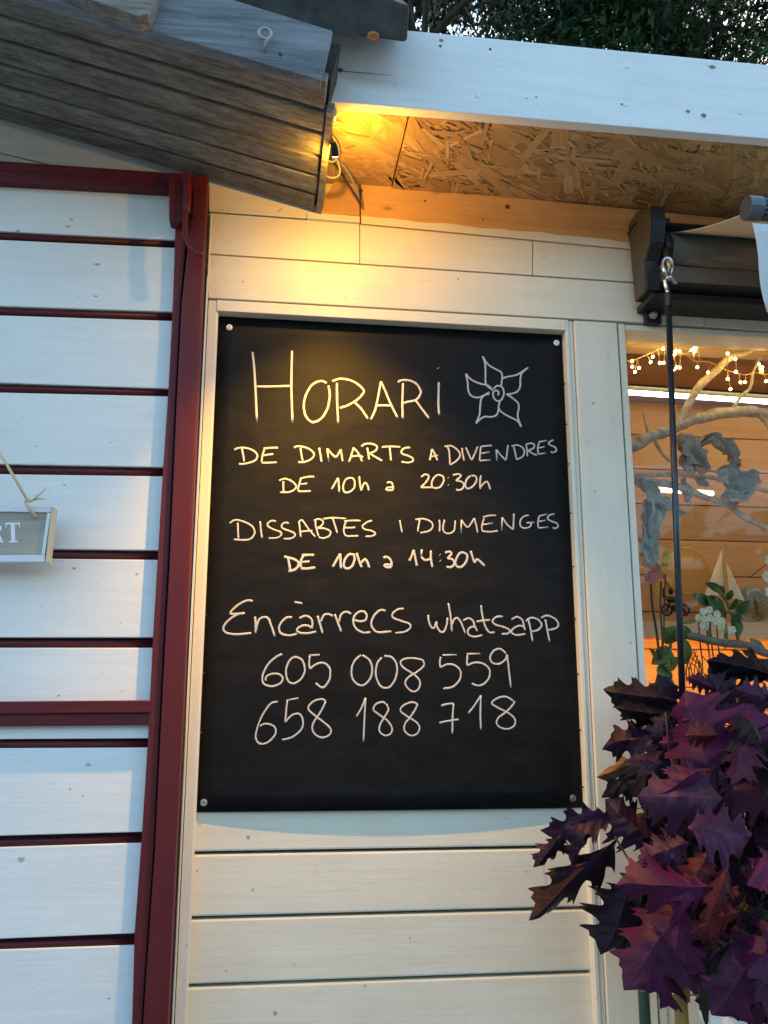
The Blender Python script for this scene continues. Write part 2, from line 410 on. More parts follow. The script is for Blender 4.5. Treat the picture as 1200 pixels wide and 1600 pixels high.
for q, r_ in (((664, 314), .0022), ((793, 323), .0048), ((755, 343), .0016)):
    m = MB(); m.lathe(P(*q, YBM), [(r_*.3, -.0002), (r_, -.0001), (r_, .004)], 'y', 12); m.build('beam_knot', knotm, shop)
# soffit of oriented strand board
zo = zb; X0, XSEAM = .076, P(612, 293, YBM).x
osbY0, osbY1 = -.232, 0.02
for xa_, xb_ in ((X0, XSEAM-.0012), (XSEAM+.0012, XR)):
    m = MB(); m.box(xa_, xb_, osbY0, osbY1, zo+.004, zo+.022, .35)
    n_ = int(3600*(min(xb_, 1.4)-xa_)); 
    for i in range(n_):
        cx, cyy = random.uniform(xa_, min(xb_, 1.4)), random.uniform(osbY0, osbY1)
        big = random.random() < .2; uvl = []
        ln = random.uniform(.05, .13) if big else random.uniform(.02, .07); wd = random.uniform(.010, .028) if big else random.uniform(.002, .008)
        a = random.gauss(.5, .6); ca, sa = math.cos(a), math.sin(a); out = []
        e = [(-1, -1), (-.2, -1.05), (1, -.9), (random.uniform(.85, 1.1), 0), (.95, 1), (.1, .93), (-1, 1), (-random.uniform(.8, 1.15), .1)]
        zz = zo + .0038 - i*.0000012
        for u, w in e:
            u *= ln/2*random.uniform(.93, 1.05); w *= wd/2*random.uniform(.9, 1.1)
            x, y = cx+u*ca-w*sa, cyy+u*sa+w*ca; uvl.append((u, w))
            out.append((min(max(x, xa_), xb_), min(max(y, osbY0), osbY1), zz))
        m.add(out, [tuple(range(7, -1, -1))], min(1, max(0, random.gauss(.55, .15))), uvl)
    m.build('soffit_board', osb_m, shop)
# white fascia beam
YF = -.25
zf0, zf1 = Zat(800, 182.5, YF), Zat(900, 72.5, YF)
m = MB(); m.box(Xat(506, 150, YF), XR, YF, YF+.02, zf0, zf1, .4)
fas = m.build('fascia_beam', beamwhite, shop, .0018)
hole = plain('dark_hole', (.03, .025, .02), .7)
for q in ((688, 72), (766, 77)):
    m = MB(); m.lathe(P(*q, YF), [(.0022, -.0004), (.0022, .001)], 'y', 10); m.build('screw_hole', hole, fas)
for q in ((532, 110), (747, 150), (1157, 176), (980, 104), (977, 163), (1107, 100)):
    m = MB(); m.lathe(P(*q, YF), [(.0018, -.0012), (.004, -.0009), (.0046, .001)], 'y', 14); m.build('screw_head', beamwhite if q[0] != 532 else zinc, fas)
kst = plain('knot_stain', (.22, .17, .12), .7)
for q, s_ in (((1075, 174), .005), ((1099, 181), .006), ((838, 152), .0025), ((972, 163), .003), ((823, 154), .002), ((1113, 105), .006), ((690, 63), .004)):
    m = MB(); o = P(*q, YF); m.add([o+Vector((s_*random.uniform(.6, 1.2)*math.cos(a), -.0004, s_*.7*random.uniform(.5, 1.2)*math.sin(a))) for a in [i*.7 for i in range(9)]], [tuple(range(8, -1, -1))]); m.build('knot_mark', kst, fas)
m = MB(); m.tube([P(511, 107, YF-.0002), P(545, 112, YF-.0002), P(580, 115, YF-.0002), P(612, 118, YF-.0002)], [.0008, .0006, .0005, .0002], 5, flat=.4)
m.build('paint_crack', hole, fas)
m = MB(); m.box(.07, XR, YF+.021, 2.0, zo+.03, zo+.12); m.build('roof_deck', dark, shop)

# window: frame head lit from inside, glass, sill, room behind
zsill = 1.42
m = MB()
m.box(xw-.02, XR, .056, .075, Zat(1090, 536.5, .056), Zat(1000, 515)+.03)
m.box(xw-.04, XR, .175, .21, Zat(1090, 547, .175), Zat(1000, 515)+.12)
m.box(xw-.02, XR, .05, .2, zsill-.04, zsill)
win = m.build('window_frame', pale_wood, shop, .001)
m = MB(); m.box(xw-.015, XR, .064, .068, zsill+.001, Zat(1090, 536, .064)); m.build('window_pane', glass, win)
m = MB(); 
z = zsill-.042
while z > .1:
    m.box(xw+.0005, XR, .004, .03, z-.098, z, None); z -= .1
m.build('cladding_under_window', cream, shop, .002)
YB = .80
m = MB(); z = .9
while z < 2.5:
    m.box(xw-.4, XR, YB, YB+.02, z, z+.094); z += .0965
m.build('interior_wall', pine_in, shop, .002)
m = MB(); m.box(xw-.45, XR+.05, YB+.0205, YB+.04, .5, 2.6); m.build('wall_backing', dark, shop)
m = MB(); m.box(xw-.42, xw-.4, .076, YB+.02, .9, 2.5); m.box(XR, XR+.02, .0, YB+.02, .0, 2.6); m.build('interior_side_wall', pine_in, shop)
m = MB(); m.box(xw-.4, XR, .03, YB+.02, .86, .9); m.build('interior_floor', pale_wood, shop)
m = MB(); m.box(xw-.4, XR, .03, YB+.02, 2.395, 2.41); m.build('interior_ceiling', pine_in, shop)
YSH = .55
zsh = Zat(1150, 974, YSH)
m = MB(); m.box(xw-.38, XR-.02, YSH, YB, zsh-.018, zsh); m.box(xw-.38, XR-.02, YSH-.012, YSH-.0005, zsh-.036, zsh+.001); shelf = m.build('interior_shelf', pale_wood, shop, .0015)

# ------------------------------------------------------------------ lamp at the eave corner
LP = Vector((.0835, -.2, 2.358))
lamp = thing('spot_lamp', 'tiny black spot lamp hidden beside the plank ends of the eave', 'lamp', LP)
ax = (P(545, 455, 0) - LP).normalized()
def cyl(mb, c, ax_, r0, r1, ln, n=16): mb.tube([c, c+ax_*ln], [r0, r1], n)
m = MB(); cyl(m, LP - ax*.016, ax, .0035, .0055, .006); cyl(m, LP - ax*.010, ax, .0055, .0062, .014); m.tube([LP - ax*.008, LP - ax*.004 + Vector((-.006, 0, .012)), LP + Vector((-.006, 0, .05))], .0022, 6); m.build('housing', blackmetal, lamp)
m = MB(); cyl(m, LP + ax*.0042, ax, .0052, .0052, .0008); m.build('lens', lamp_e, lamp)
for kind, en, sz in (('SPOT', LAMP_SPOT, 164), ('POINT', LAMP_WIDE, 179), ('SPOT', LAMP_DOWN, 78), ('SPOT', LAMP_SIDE, 150)):
    ld = bpy.data.lights.new('spot_lamp_light', kind); ld.energy = en; ld.color = (1, .47, .035); ld.shadow_soft_size = .006
    if kind == 'SPOT': ld.spot_size = rad(sz); ld.spot_blend = 1.0 if sz < 179 else .35
    lo = bpy.data.objects.new('spot_lamp_light', ld); COL.objects.link(lo); lo.parent = lamp
    lo.location = ax*.012
    lo.rotation_euler = (Vector((.85, .12, .42)) if sz == 150 else Vector((.03, .16, -1)) if sz < 150 else Vector((.10, .30, -1)) if sz < 179 else Vector((-.03, .6, -.22))).to_track_quat('-Z', 'Y').to_euler()
# white terminal block at the corner
tb = MB(); c_ = P(518, 178, -.222)
for i in range(3): tb.box(c_.x-.0075+i*.0052, c_.x-.0030+i*.0052, -.229, -.217, c_.z-.005-.0018*i, c_.z+.007-.0012*i)
tb.box(c_.x-.008, c_.x+.009, -.226, -.220, c_.z-.003, c_.z+.004)
tag(tb.build('terminal_block', white_pl, None, .0008, loc=c_), 'white ribbed terminal block under the left end of the white beam', 'terminal block')

# cables behind the corner
def cbl(label, pxs, mat, r_, Ys):
    m = MB(); n_ = len(pxs)
    pts = [P(440+x/6, 130+y/6, Ys[0]+(Ys[1]-Ys[0])*i/(n_-1)) for i, (x, y) in enumerate(pxs)]
    m.tube(curve(pts, 5), r_, 8); o = m.build('electric_cable', mat, None, smooth=True, loc=pts[0]); tag(o, label, 'cable', 'cables at the eave corner')
cbl('grey cable curving from the eave corner down to the pine beam', [(415, 440), (480, 500), (530, 590), (540, 660), (528, 720), (600, 800), (660, 900), (700, 1010), (728, 1105)], grey_cable, .0019, (-.16, -.032))
cbl('black cable running straight down to the end of the pine beam', [(430, 470), (470, 590), (450, 690), (500, 755), (560, 840), (660, 1000), (732, 1118)], black_cable, .0019, (-.14, -.032))
cbl('black cable bent in a short loop beside the plank ends', [(425, 470), (480, 560), (492, 650), (465, 700), (440, 690)], black_cable, .0018, (-.15, -.12))
cbl('grey cable making the lowest loop below the plank ends', [(385, 845), (450, 885), (520, 880), (547, 830), (525, 730), (470, 640), (425, 560), (410, 520)], grey_cable, .0019, (-.10, -.12))
cbl('grey cable crossing low in front of the cable tangle', [(395, 690), (440, 728), (485, 735), (520, 700), (505, 640), (440, 560)], grey_cable, .0017, (-.13, -.11))

# ------------------------------------------------------------------ left shed: roof, gable, door
shed = thing('timber_shed', 'shed with grey weathered plank eave, red framed white plank door', 'shed', (-.5, 0, 0))
dS = Vector((math.cos(SL), 0, -math.sin(SL))); nS = Vector((math.sin(SL), 0, math.cos(SL)))
eb = P(492, 331, -.005)                               # back right corner of the soffit
def soff(s_, y, h=0): return eb + dS*s_ + Vector((0, y+.005, 0)) + nS*h
YFA = -.35
m = MB()
bl_ = [(492, 330), (492, 306), (493, 277), (495, 246), (498, 210), (500, 175), (503, 127)]
ybs = []
for x, y in bl_:                                       # where the plank joints lie, front to back
    lo_, hi_ = -.5, .1
    for _ in range(40):
        md = (lo_+hi_)/2; v = soff(0, md) - CAM; yy = 800 - FPX*v.dot(UP)/v.dot(FW)
        if yy > y: hi_ = md
        else: lo_ = md
    ybs.append(lo_)
for i in range(6):
    y0, y1 = ybs[i+1], ybs[i]
    jag = random.uniform(-.003, .002)
    g_ = .0085
    m.prism([soff(jag, y0+g_*.4), soff(jag, y1-g_*.6), soff(-1.5, y1-g_*.6), soff(-1.5, y0+g_*.4)], nS*.016)
m.build('soffit_planks', grey_timber, shed, .0016)
m = MB(); m.prism([soff(.001, YFA+.02, .017), soff(.001, 0, .017), soff(-1.5, 0, .017), soff(-1.5, YFA+.02, .017)], nS*.06)
m.build('roof_boarding', dark, shed)
m = MB()                                               # end board of the eave
m.prism([soff(.0025, ybs[6]+.06, -.003), soff(.0025, -.006, -.003), soff(.0025, -.006, .014), soff(.0025, ybs[6]+.06, .014)], dS*.0095)
m.build('end_board', grey_timber, shed, .001)
m = MB(); r0 = P(502, 126, YFA); r1 = P(520, 48, YFA)
dF = (P(435, 118, YFA) - P(50, 5, YFA)).normalized()
tF = (P(520, 48, YFA) - P(372, 2, YFA)).normalized()
m.prism([r0, r1, r1 - tF*1.4, r0 - dF*1.4], (0, .022, 0)); m.build('fascia_board', blue_timber, shed, .0015)
m = MB()                                               # eye screw in the fascia
c_ = P(414, 52, YFA-.012); m.tube([c_ + Vector((.0085*math.sin(a), 0, .0085*math.cos(a))) for a in [i*2*math.pi/20+2.9 for i in range(18)]] + [c_+Vector((.002, .001, -.011)), c_+Vector((.0, .006, -.018)), c_+Vector((0, .014, -.019))], .0022, 8)
m.build('eye_screw', plain('dull_galvanised', (.34, .35, .35), .6, .5, .3), shed, smooth=True)
m = MB(); m.lathe(P(438, 85, YFA), [(.003, -.0004), (.003, .001)], 'y', 10); m.build('screw_hole', hole, shed)
m = MB(); m.slab([(60, -45), (132, -4), (215, 25), (232, 22), (243, 0), (250, -60)], YFA-.03, .029); m.build('rafter_end', grey_timber, shed, .002)
# thick wavy roof covering hanging over the corner
m = MB(); low = [(330, -8), (366, 6), (445, 30), (522, 52), (548, 56), (575, 57), (600, 61), (634, 66)]; top = [(640, 8), (625, 4), (612, -2), (560, -30), (330, -100)]
m.prism([P(x, y, -.327) for x, y in low + [(637, 60)] + top], (0, .072, .075)); rc = m.build('roof_covering', bitumen, shed, .004)
m = MB(); m.ball(P(583, 56, -.329), .009, .008, .005, 8); m.build('foam_filler', plain('old_foam', (.35, .16, .05), .9, 0, 1, 80, .3), rc)
# gable wall above the door
m = MB()
m.slab([(-300, 100), (330, 250), (330, 300), (160, 276.5), (-300, 166)], .012, .03); m.slab([(-300, 168), (160, 278.5), (330, 302), (330, 420), (-300, 420)], .012, .03)
m.build('gable_wall', grey_wall, shed, .001)
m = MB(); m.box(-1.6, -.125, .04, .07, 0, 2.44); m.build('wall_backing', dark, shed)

# door
door = MB(); door.add([P(-400, 300, .004), P(300, 300, .004), P(262, 1700, .004), P(-400, 1700, .004)], [(0, 1, 2, 3)], .5)
door = MB(); door.box(-1.35, -.13, .004, .012, .02, 2.42, .5); door = door.build('door', red_dark, shed, label='red framed white plank door')
YP, YT, YO = -.011, -.026, -.034
gl_ = [((0, 361), (0, 374.5), (273, 375), (273, 387)), ((0, 478), (0, 492.5), (266, 487), (266, 501)), ((0, 598), (0, 613), (261, 607), (261, 619)),
       ((0, 725), (0, 740.5), (254.7, 730), (254, 744)), ((0, 857), (0, 872), (248, 860), (247, 874.6)), ((0, 996), (0, 1012), (238.7, 996), (237, 1012)),
       ((0, 1155), (0, 1169), (231, 1153.7), (230, 1168)), ((0, 1306), (0, 1324), (221.7, 1300), (221, 1317)), ((0, 1467), (0, 1484), (210, 1458.5), (209, 1477)), ((0, 1640), (0, 1657), (200, 1628), (199, 1645))]
tops = [((0, 276), (290, 292))] + [(g_[1], g_[3]) for g_ in gl_]
bots = [(g_[0], g_[2]) for g_ in gl_] 
m = MB(); bd = MB()
XM = -560
for (ta, tb), (ba, bb) in zip(tops, bots):
    xr = tb[0] + 10
    m.slab([ext(ta, tb, XM), ext(ta, tb, xr), ext(ba, bb, xr), ext(ba, bb, XM)], YP, .014)
m.build('planks', white, door, .0016)
for ga, gb, gc, gd in gl_:                              # rounded red bead in each gap
    a = P(*ext(lerp(ga, gb, .62), lerp(gc, gd, .62), XM), -.002); c_ = P(*ext(lerp(ga, gb, .62), lerp(gc, gd, .62), gc[0]+8), -.002)
    bd.tube([a, c_], .0062, 10)
bd.build('beads', red_dark, door, smooth=True)
m = MB()                                                # stiles and rails
zt = Zat(300, 272, YO)
m.slab([(XM, ext((0, 266), (270, 284), XM)[1]), (288, 285), (288, 298.5), (XM, ext((0, 283), (265, 298), XM)[1])], YT-.004, .024)
m.slab([(XM, ext((0, 251), (290, 271.5), XM)[1]), (300, 272), (300, 286), (XM, ext((0, 266), (290, 285), XM)[1])], YT, .024)
m.build('rail', red, door, .002); m = MB()
m.slab([(XM, 1100.5), (236, 1094), (236, 1114), (XM, 1120)], YT-.002, .022); m.slab([(XM, 1120.5), (236, 1114.5), (236, 1133), (XM, 1140)], YT+.002, .02)
m.build('rail', red, door, .002)
m = MB()
m.slab([(275.5, 296), (298.5, 296), (282, 473), (273.5, 640), (263, 880), (257, 987), (250, 1122), (240, 1330), (227, 1517), (215, 1700), (197, 1700), (206, 1600), (210, 1458), (221.7, 1300), (231, 1154), (238.7, 996), (254.7, 730), (263, 607), (270, 470)], YT, .03)
m.build('stile', red_v, door, .0022)
m = MB()
m.slab([(299.5, 274), (325, 271.5), (311, 590), (275, 1333), (262.5, 1600), (257, 1710), (216, 1710), (228.5, 1517), (241.5, 1330), (251.5, 1122), (258.5, 987), (264.5, 880), (275, 640), (283.5, 473), (299, 330)], YO, .04)
m.build('post', red_v, door, .003)
m = MB(); m.slab([(264, 283), (288, 281), (288, 345), (282, 347), (264, 342)], -.05, .03)
m.slab([(301, 302), (318, 302), (317, 339), (311, 338), (309, 342), (300, 340)], -.0365, .004)
hg = m.build('hinge', red_v, door, .002)
m = MB(); m.tube([P(292, 272, -.053), P(293, 300, -.053), P(291, 333, -.053)], [.007, .0072, .0072], 12); m.tube([P(293, 303, -.057), P(292.5, 320, -.057)], .0052, 8); m.build('hinge_barrel', red_v, hg, .0005, smooth=True)
m = MB(); m.tube(curve([P(290, 332, -.055), P(289, 355, -.056), P(290, 370, -.058), P(296, 383, -.061), P(306, 393, -.066), P(312, 397, -.068)], 5), .0048, 10); m.ball(P(314, 398, -.069), .0056, n=10); m.build('drop_rod', red_v, hg, smooth=True)

# ------------------------------------------------------------------ chalkboard
bx0, bx1, bz0, bz1 = P(307.5, 1269.6, .02).x, P(911, 1262, .02).x, 1.357, 2.1735
brd = thing('chalkboard', 'black ribbed opening hours board with white handwriting, screwed in wall opening', 'chalkboard', ((bx0+bx1)/2, .02, bz0))
def boardY(x, z):
    u = min(1, max(0, (x-bx0)/(bx1-bx0))); v = min(1, max(0, (z-bz0)/(bz1-bz0)))
    return .0205 - .0052*math.sin(math.pi*u)**.8*(1-v)**2 - .0012*math.sin(math.pi*u)*math.sin(math.pi*v)
m = MB(); nx, nz = 24, 30; vs = []
for side in (0, .003):
    for j in range(nz+1):
        for i in range(nx+1):
            x = bx0+(bx1-bx0)*i/nx; z = bz0+(bz1-bz0)*j/nz; vs.append((x, boardY(x, z)+side, z))
k = (nx+1)*(nz+1); fs = []
for j in range(nz):
    for i in range(nx):
        a = j*(nx+1)+i; fs.append((a, a+1, a+nx+2, a+nx+1)); fs.append((k+a, k+a+nx+1, k+a+nx+2, k+a+1))
for i in range(nx):
    fs.append((i, k+i, k+i+1, i+1)); a = nz*(nx+1)+i; fs.append((a, a+1, k+a+1, k+a))
for j in range(nz):
    a = j*(nx+1); fs.append((a, a+nx+1, k+a+nx+1, k+a)); a += nx; fs.append((a, k+a, k+a+nx+1, a+nx+1))
m.add(vs, fs, .5); m.build('panel', board_m, brd, smooth=True)
for px_, py_ in ((358.5, 511.5), (869.5, 535.5), (318.5, 1254), (895, 1247)):
    c_ = P(px_, py_, .02); c_.y = boardY(c_.x, c_.z)
    m = MB(); m.lathe(c_, [(.0018, -.0028), (.0032, -.0030), (.0036, -.0016), (.0052, -.0014), (.0056, .0005)], 'y', 18); s_ = m.build('screw', zinc if py_ > 600 else white_pl, brd, smooth=False)
    m = MB(); m.lathe(c_, [(.0009, -.0032), (.0012, -.0028)], 'y', 8); m.build('screw_socket', hole, s_)
for px_, py_ in ((339.5, 553), (336.5, 630), (333, 710), (329.5, 790), (325.5, 874), (320.5, 961), (316, 1052), (311.5, 1145)):
    c_ = P(px_, py_, .016); m = MB(); m.tube([Vector((xj0-.001, .015, c_.z)), Vector((bx0+.003, .017, c_.z))], .0011, 6); m.build('side_nail', blackmetal, brd)
for px_, py_ in ((881, 600), (884, 663), (886, 725), (889.5, 802), (893.7, 885), (898, 967), (903, 1053), (908.5, 1140.5), (912.5, 1230)):
    c_ = P(px_, py_, .016); m = MB(); m.tube([Vector((bx1-.003, .017, c_.z)), Vector((xj1+.001, .014, c_.z))], .0011, 6); m.build('side_nail', blackmetal, brd)

ST = []      # handwriting: (origin, scale, width, strokes), traced in enlarged pixels of the photograph
O1, O2, O3, O4, O5, O6 = (320, 480), (600, 480), (320, 680), (600, 680), (320, 900), (600, 900)
def T(o, s_, w, *strokes): ST.append((o, s_, w, strokes))
T(O1, 3.75, 2.7, [(280, 262), (292, 400), (306, 675)], [(511, 255), (507, 460), (514, 680)], [(300, 464), (380, 465), (505, 461)],
  [(715, 445), (680, 433), (630, 455), (595, 510), (580, 575), (590, 635), (620, 670), (650, 672), (690, 645), (720, 590), (732, 520), (725, 460)],
  [(774, 445), (776, 560), (781, 683)], [(745, 435), (790, 420), (850, 428), (900, 455), (930, 485), (925, 510), (890, 545), (840, 575), (790, 592)], [(875, 555), (915, 595), (940, 630), (955, 655)],
  [(972, 662), (1002, 590), (1033, 435)], [(1033, 435), (1065, 510), (1100, 590), (1130, 648)], [(1008, 577), (1050, 576), (1095, 578)])
T(O2, 3.75, 2.7, [(112, 445), (108, 560), (110, 655)], [(80, 440), (105, 428), (150, 430), (190, 450), (215, 490), (208, 520), (185, 545), (140, 555), (103, 564)], [(185, 545), (225, 600), (265, 652)], [(322, 440), (319, 540), (322, 632)], [(316, 356), (318, 359)])
FL = [[(578, 288), (592, 325), (595, 380), (595, 440), (605, 462), (632, 480)], [(578, 288), (610, 335), (650, 360), (685, 380), (693, 405), (690, 440), (687, 460)],
      [(692, 420), (720, 408), (780, 395), (845, 353)], [(845, 353), (808, 385), (800, 420), (798, 465), (780, 495), (745, 507), (718, 510)],
      [(718, 510), (750, 530), (785, 560), (790, 590), (783, 640), (805, 702)], [(805, 702), (780, 665), (730, 640), (690, 615), (672, 590), (680, 548)],
      [(672, 595), (660, 630), (630, 643), (590, 642), (560, 660), (538, 682)], [(538, 682), (560, 630), (563, 580), (572, 535), (595, 513), (618, 510)],
      [(618, 498), (580, 520), (545, 530), (510, 518), (495, 490), (490, 440), (480, 390)], [(480, 390), (500, 415), (530, 435), (570, 450), (600, 455), (625, 470), (635, 490)],
      [(640, 480), (665, 460), (695, 472), (703, 505), (690, 540), (665, 550), (643, 530), (640, 500), (655, 488), (672, 498), (668, 517)]]
T(O3, 4, 2.3, [(232, 85), (240, 125), (246, 165)], [(183, 92), (210, 80), (255, 80), (300, 95), (328, 125), (318, 155), (280, 172), (240, 180), (212, 180)],
  [(372, 85), (360, 130), (355, 172)], [(355, 173), (400, 173), (450, 170)], [(365, 84), (415, 80), (458, 79)], [(365, 127), (400, 122), (428, 118)],
  [(598, 80), (603, 120), (612, 165)], [(557, 80), (580, 70), (630, 78), (670, 100), (683, 125), (665, 150), (625, 168), (583, 170)], [(714, 80), (722, 125), (730, 170)],
  [(776, 170), (765, 85)], [(765, 85), (800, 125), (822, 135), (850, 90)], [(850, 90), (856, 130), (862, 165)], [(900, 170), (915, 130), (930, 80)], [(930, 80), (960, 115), (985, 168)], [(915, 135), (960, 130), (990, 138)],
  [(1015, 80), (1022, 120), (1027, 155)], [(978, 72), (1000, 57), (1040, 55), (1075, 70), (1070, 95), (1040, 112), (1020, 118)], [(1030, 115), (1070, 140), (1110, 162)])
T(O4, 4, 2.3, [(-15, 75), (40, 72), (102, 75)], [(35, 75), (40, 120), (45, 162)], [(163, 78), (130, 82), (110, 100), (115, 118), (150, 130), (178, 145), (180, 163), (150, 173), (108, 168)],
  [(286, 160), (294, 120), (300, 88)], [(300, 88), (318, 120), (335, 160)], [(290, 135), (338, 127)])
T(O4, 4, 2.0, [(398, 75), (408, 110), (412, 187)], [(378, 72), (420, 68), (460, 95), (475, 125), (455, 160), (412, 187)], [(487, 80), (492, 120), (500, 162)], [(512, 78), (530, 120), (548, 158)], [(548, 158), (565, 120), (585, 72)],
  [(605, 72), (600, 120), (597, 160)], [(597, 160), (668, 155)], [(605, 72), (640, 67), (675, 65)], [(603, 115), (660, 105)], [(705, 160), (702, 90)], [(702, 90), (725, 120), (762, 158)], [(762, 158), (770, 100), (775, 62)],
  [(812, 72), (820, 110), (828, 152)], [(797, 68), (835, 62), (868, 80), (878, 105), (865, 135), (828, 153)], [(890, 65), (895, 100), (897, 132)], [(885, 60), (915, 50), (938, 58), (935, 80), (900, 97)], [(905, 97), (930, 115), (958, 125)],
  [(970, 45), (962, 80), (965, 118)], [(965, 118), (1010, 112)], [(968, 42), (1018, 33)], [(965, 80), (1005, 72)], [(1060, 30), (1040, 38), (1030, 52), (1045, 65), (1070, 75), (1078, 95), (1060, 108), (1042, 103)])
T(O3, 4, 2.2, [(492, 290), (490, 325), (493, 365)], [(465, 285), (500, 273), (545, 290), (570, 320), (555, 345), (520, 357), (470, 358)], [(600, 272), (590, 310), (580, 350)], [(580, 351), (615, 352), (662, 350)], [(597, 272), (640, 262), (684, 260)], [(592, 308), (640, 302)],
  [(792, 340), (815, 300), (832, 268)], [(832, 268), (837, 310), (840, 358)], [(905, 268), (880, 280), (865, 320), (872, 355), (900, 358), (930, 335), (937, 300), (925, 272), (900, 268)], [(965, 260), (970, 310), (978, 350)], [(978, 350), (990, 310), (1005, 300), (1018, 320), (1025, 348)])
T(O4, 4, 2.2, [(232, 262), (255, 247), (275, 252), (278, 270), (258, 300), (230, 328)], [(230, 328), (265, 328), (297, 328)], [(320, 258), (302, 285), (298, 315), (315, 332), (350, 325), (372, 290), (368, 260), (340, 250), (320, 258)], [(399, 267), (401, 269)], [(401, 311), (403, 313)],
  [(430, 250), (465, 245), (480, 255), (462, 275), (448, 285)], [(448, 285), (480, 290), (500, 308), (490, 335), (465, 345), (450, 340)], [(540, 255), (515, 280), (508, 315), (522, 335), (555, 320), (578, 285), (572, 258), (545, 253)], [(605, 252), (600, 300), (602, 338)], [(602, 325), (625, 300), (645, 292), (655, 310), (664, 340)])
T(O3, 4, 2.0, [(205, 548), (208, 600), (210, 648)], [(155, 550), (190, 530), (240, 540), (290, 565), (312, 600), (300, 635), (265, 655), (180, 652)], [(345, 540), (350, 590), (358, 645)],
  [(445, 540), (420, 535), (395, 550), (395, 570), (430, 590), (470, 605), (478, 625), (450, 642), (398, 645)], [(525, 550), (500, 548), (480, 565), (490, 585), (530, 600), (560, 615), (560, 635), (530, 648), (492, 648)],
  [(600, 640), (594, 590), (588, 540)], [(588, 540), (610, 535), (650, 590), (692, 638)], [(592, 605), (640, 600), (672, 598)], [(690, 530), (695, 580), (712, 635)], [(680, 535), (715, 525), (740, 545), (725, 570), (700, 582)], [(700, 583), (750, 585), (785, 605), (775, 632), (740, 645), (712, 638)],
  [(738, 525), (800, 518), (885, 523)], [(800, 522), (815, 570), (828, 615)], [(880, 545), (868, 590), (880, 628), (920, 632), (960, 630)], [(870, 540), (920, 535), (975, 536)], [(870, 580), (915, 580), (940, 577)], [(1045, 535), (1015, 545), (985, 570), (1000, 590), (1045, 600), (1065, 618), (1045, 632), (1003, 635)])
T(O4, 4, 1.9, [(98, 533), (105, 570), (113, 610)], [(222, 530), (215, 570), (210, 605)], [(195, 528), (250, 525), (295, 545), (303, 575), (280, 600), (225, 612)], [(345, 530), (347, 565), (346, 605)], [(378, 530), (368, 580), (380, 610), (410, 615), (438, 595), (445, 535)],
  [(480, 613), (483, 530)], [(483, 530), (500, 555), (525, 575), (565, 520)], [(565, 520), (575, 560), (585, 612)], [(625, 520), (612, 565), (612, 600)], [(612, 600), (660, 605), (712, 598)], [(618, 513), (660, 503), (700, 502)], [(617, 560), (680, 550)],
  [(735, 595), (738, 515)], [(738, 515), (770, 560), (808, 592)], [(808, 592), (810, 540), (812, 490)], [(905, 500), (870, 510), (850, 540), (855, 570), (880, 582), (915, 570), (920, 548)], [(890, 548), (940, 545)],
  [(970, 505), (962, 540), (965, 580)], [(965, 580), (1028, 575)], [(970, 505), (1020, 493)], [(965, 540), (1010, 532)], [(1065, 492), (1035, 500), (1022, 520), (1040, 535), (1080, 550), (1088, 570), (1070, 582), (1055, 578)])
T(O3, 4, 2.8, [(520, 765), (528, 810), (535, 850)], [(495, 760), (540, 770), (580, 790), (585, 815), (565, 840), (522, 852)], [(615, 755), (600, 790), (600, 830)], [(600, 834), (640, 835), (690, 828)], [(606, 752), (645, 750), (683, 750)], [(600, 795), (655, 790)],
  [(798, 825), (822, 785), (845, 742)], [(845, 742), (848, 790), (850, 835)], [(900, 745), (875, 780), (868, 815), (885, 835), (915, 825), (935, 785), (930, 750), (900, 745)], [(948, 738), (965, 790), (980, 828)], [(975, 800), (1000, 778), (1015, 795), (1028, 830)])
T(O4, 4, 2.6, [(157, 788), (172, 755), (185, 720)], [(185, 720), (195, 770), (205, 820)], [(235, 715), (232, 760)], [(232, 762), (255, 782), (290, 775)], [(292, 722), (293, 780), (302, 827)], [(347, 749), (349, 751)], [(349, 786), (351, 788)], [(380, 735), (410, 730), (420, 745), (395, 770)], [(395, 770), (430, 780), (438, 805), (420, 825), (390, 825)],
  [(475, 735), (455, 765), (445, 800), (460, 825), (490, 820), (515, 785), (518, 750), (495, 735), (475, 735)], [(540, 725), (555, 770), (565, 800)], [(565, 800), (580, 778), (600, 790), (628, 818)])
T(O5, 4, 2.3, [(300, 157), (270, 153), (225, 170), (180, 205), (160, 230), (175, 238), (250, 232)], [(250, 232), (195, 245), (140, 285), (115, 325), (135, 355), (200, 365), (290, 357)], [(315, 255), (317, 300), (318, 358)], [(318, 345), (335, 280), (365, 258), (395, 265), (415, 310), (438, 380)],
  [(545, 258), (510, 262), (475, 295), (463, 330), (480, 362), (530, 372), (575, 362)], [(590, 265), (630, 250), (665, 268), (672, 300), (668, 330)], [(668, 325), (640, 310), (600, 315), (575, 340), (600, 357), (650, 358), (695, 348)], [(560, 163), (610, 172)],
  [(705, 250), (718, 300), (737, 360)], [(722, 290), (745, 245), (775, 240), (800, 252)], [(812, 240), (830, 290), (852, 350)], [(838, 290), (850, 245), (880, 225), (915, 237)], [(928, 275), (970, 285), (1005, 275), (1010, 245), (990, 222), (955, 230), (930, 260), (928, 300), (950, 335), (990, 355), (1035, 352)], [(1130, 218), (1095, 215), (1060, 245), (1040, 290), (1050, 330), (1085, 353), (1165, 347)])
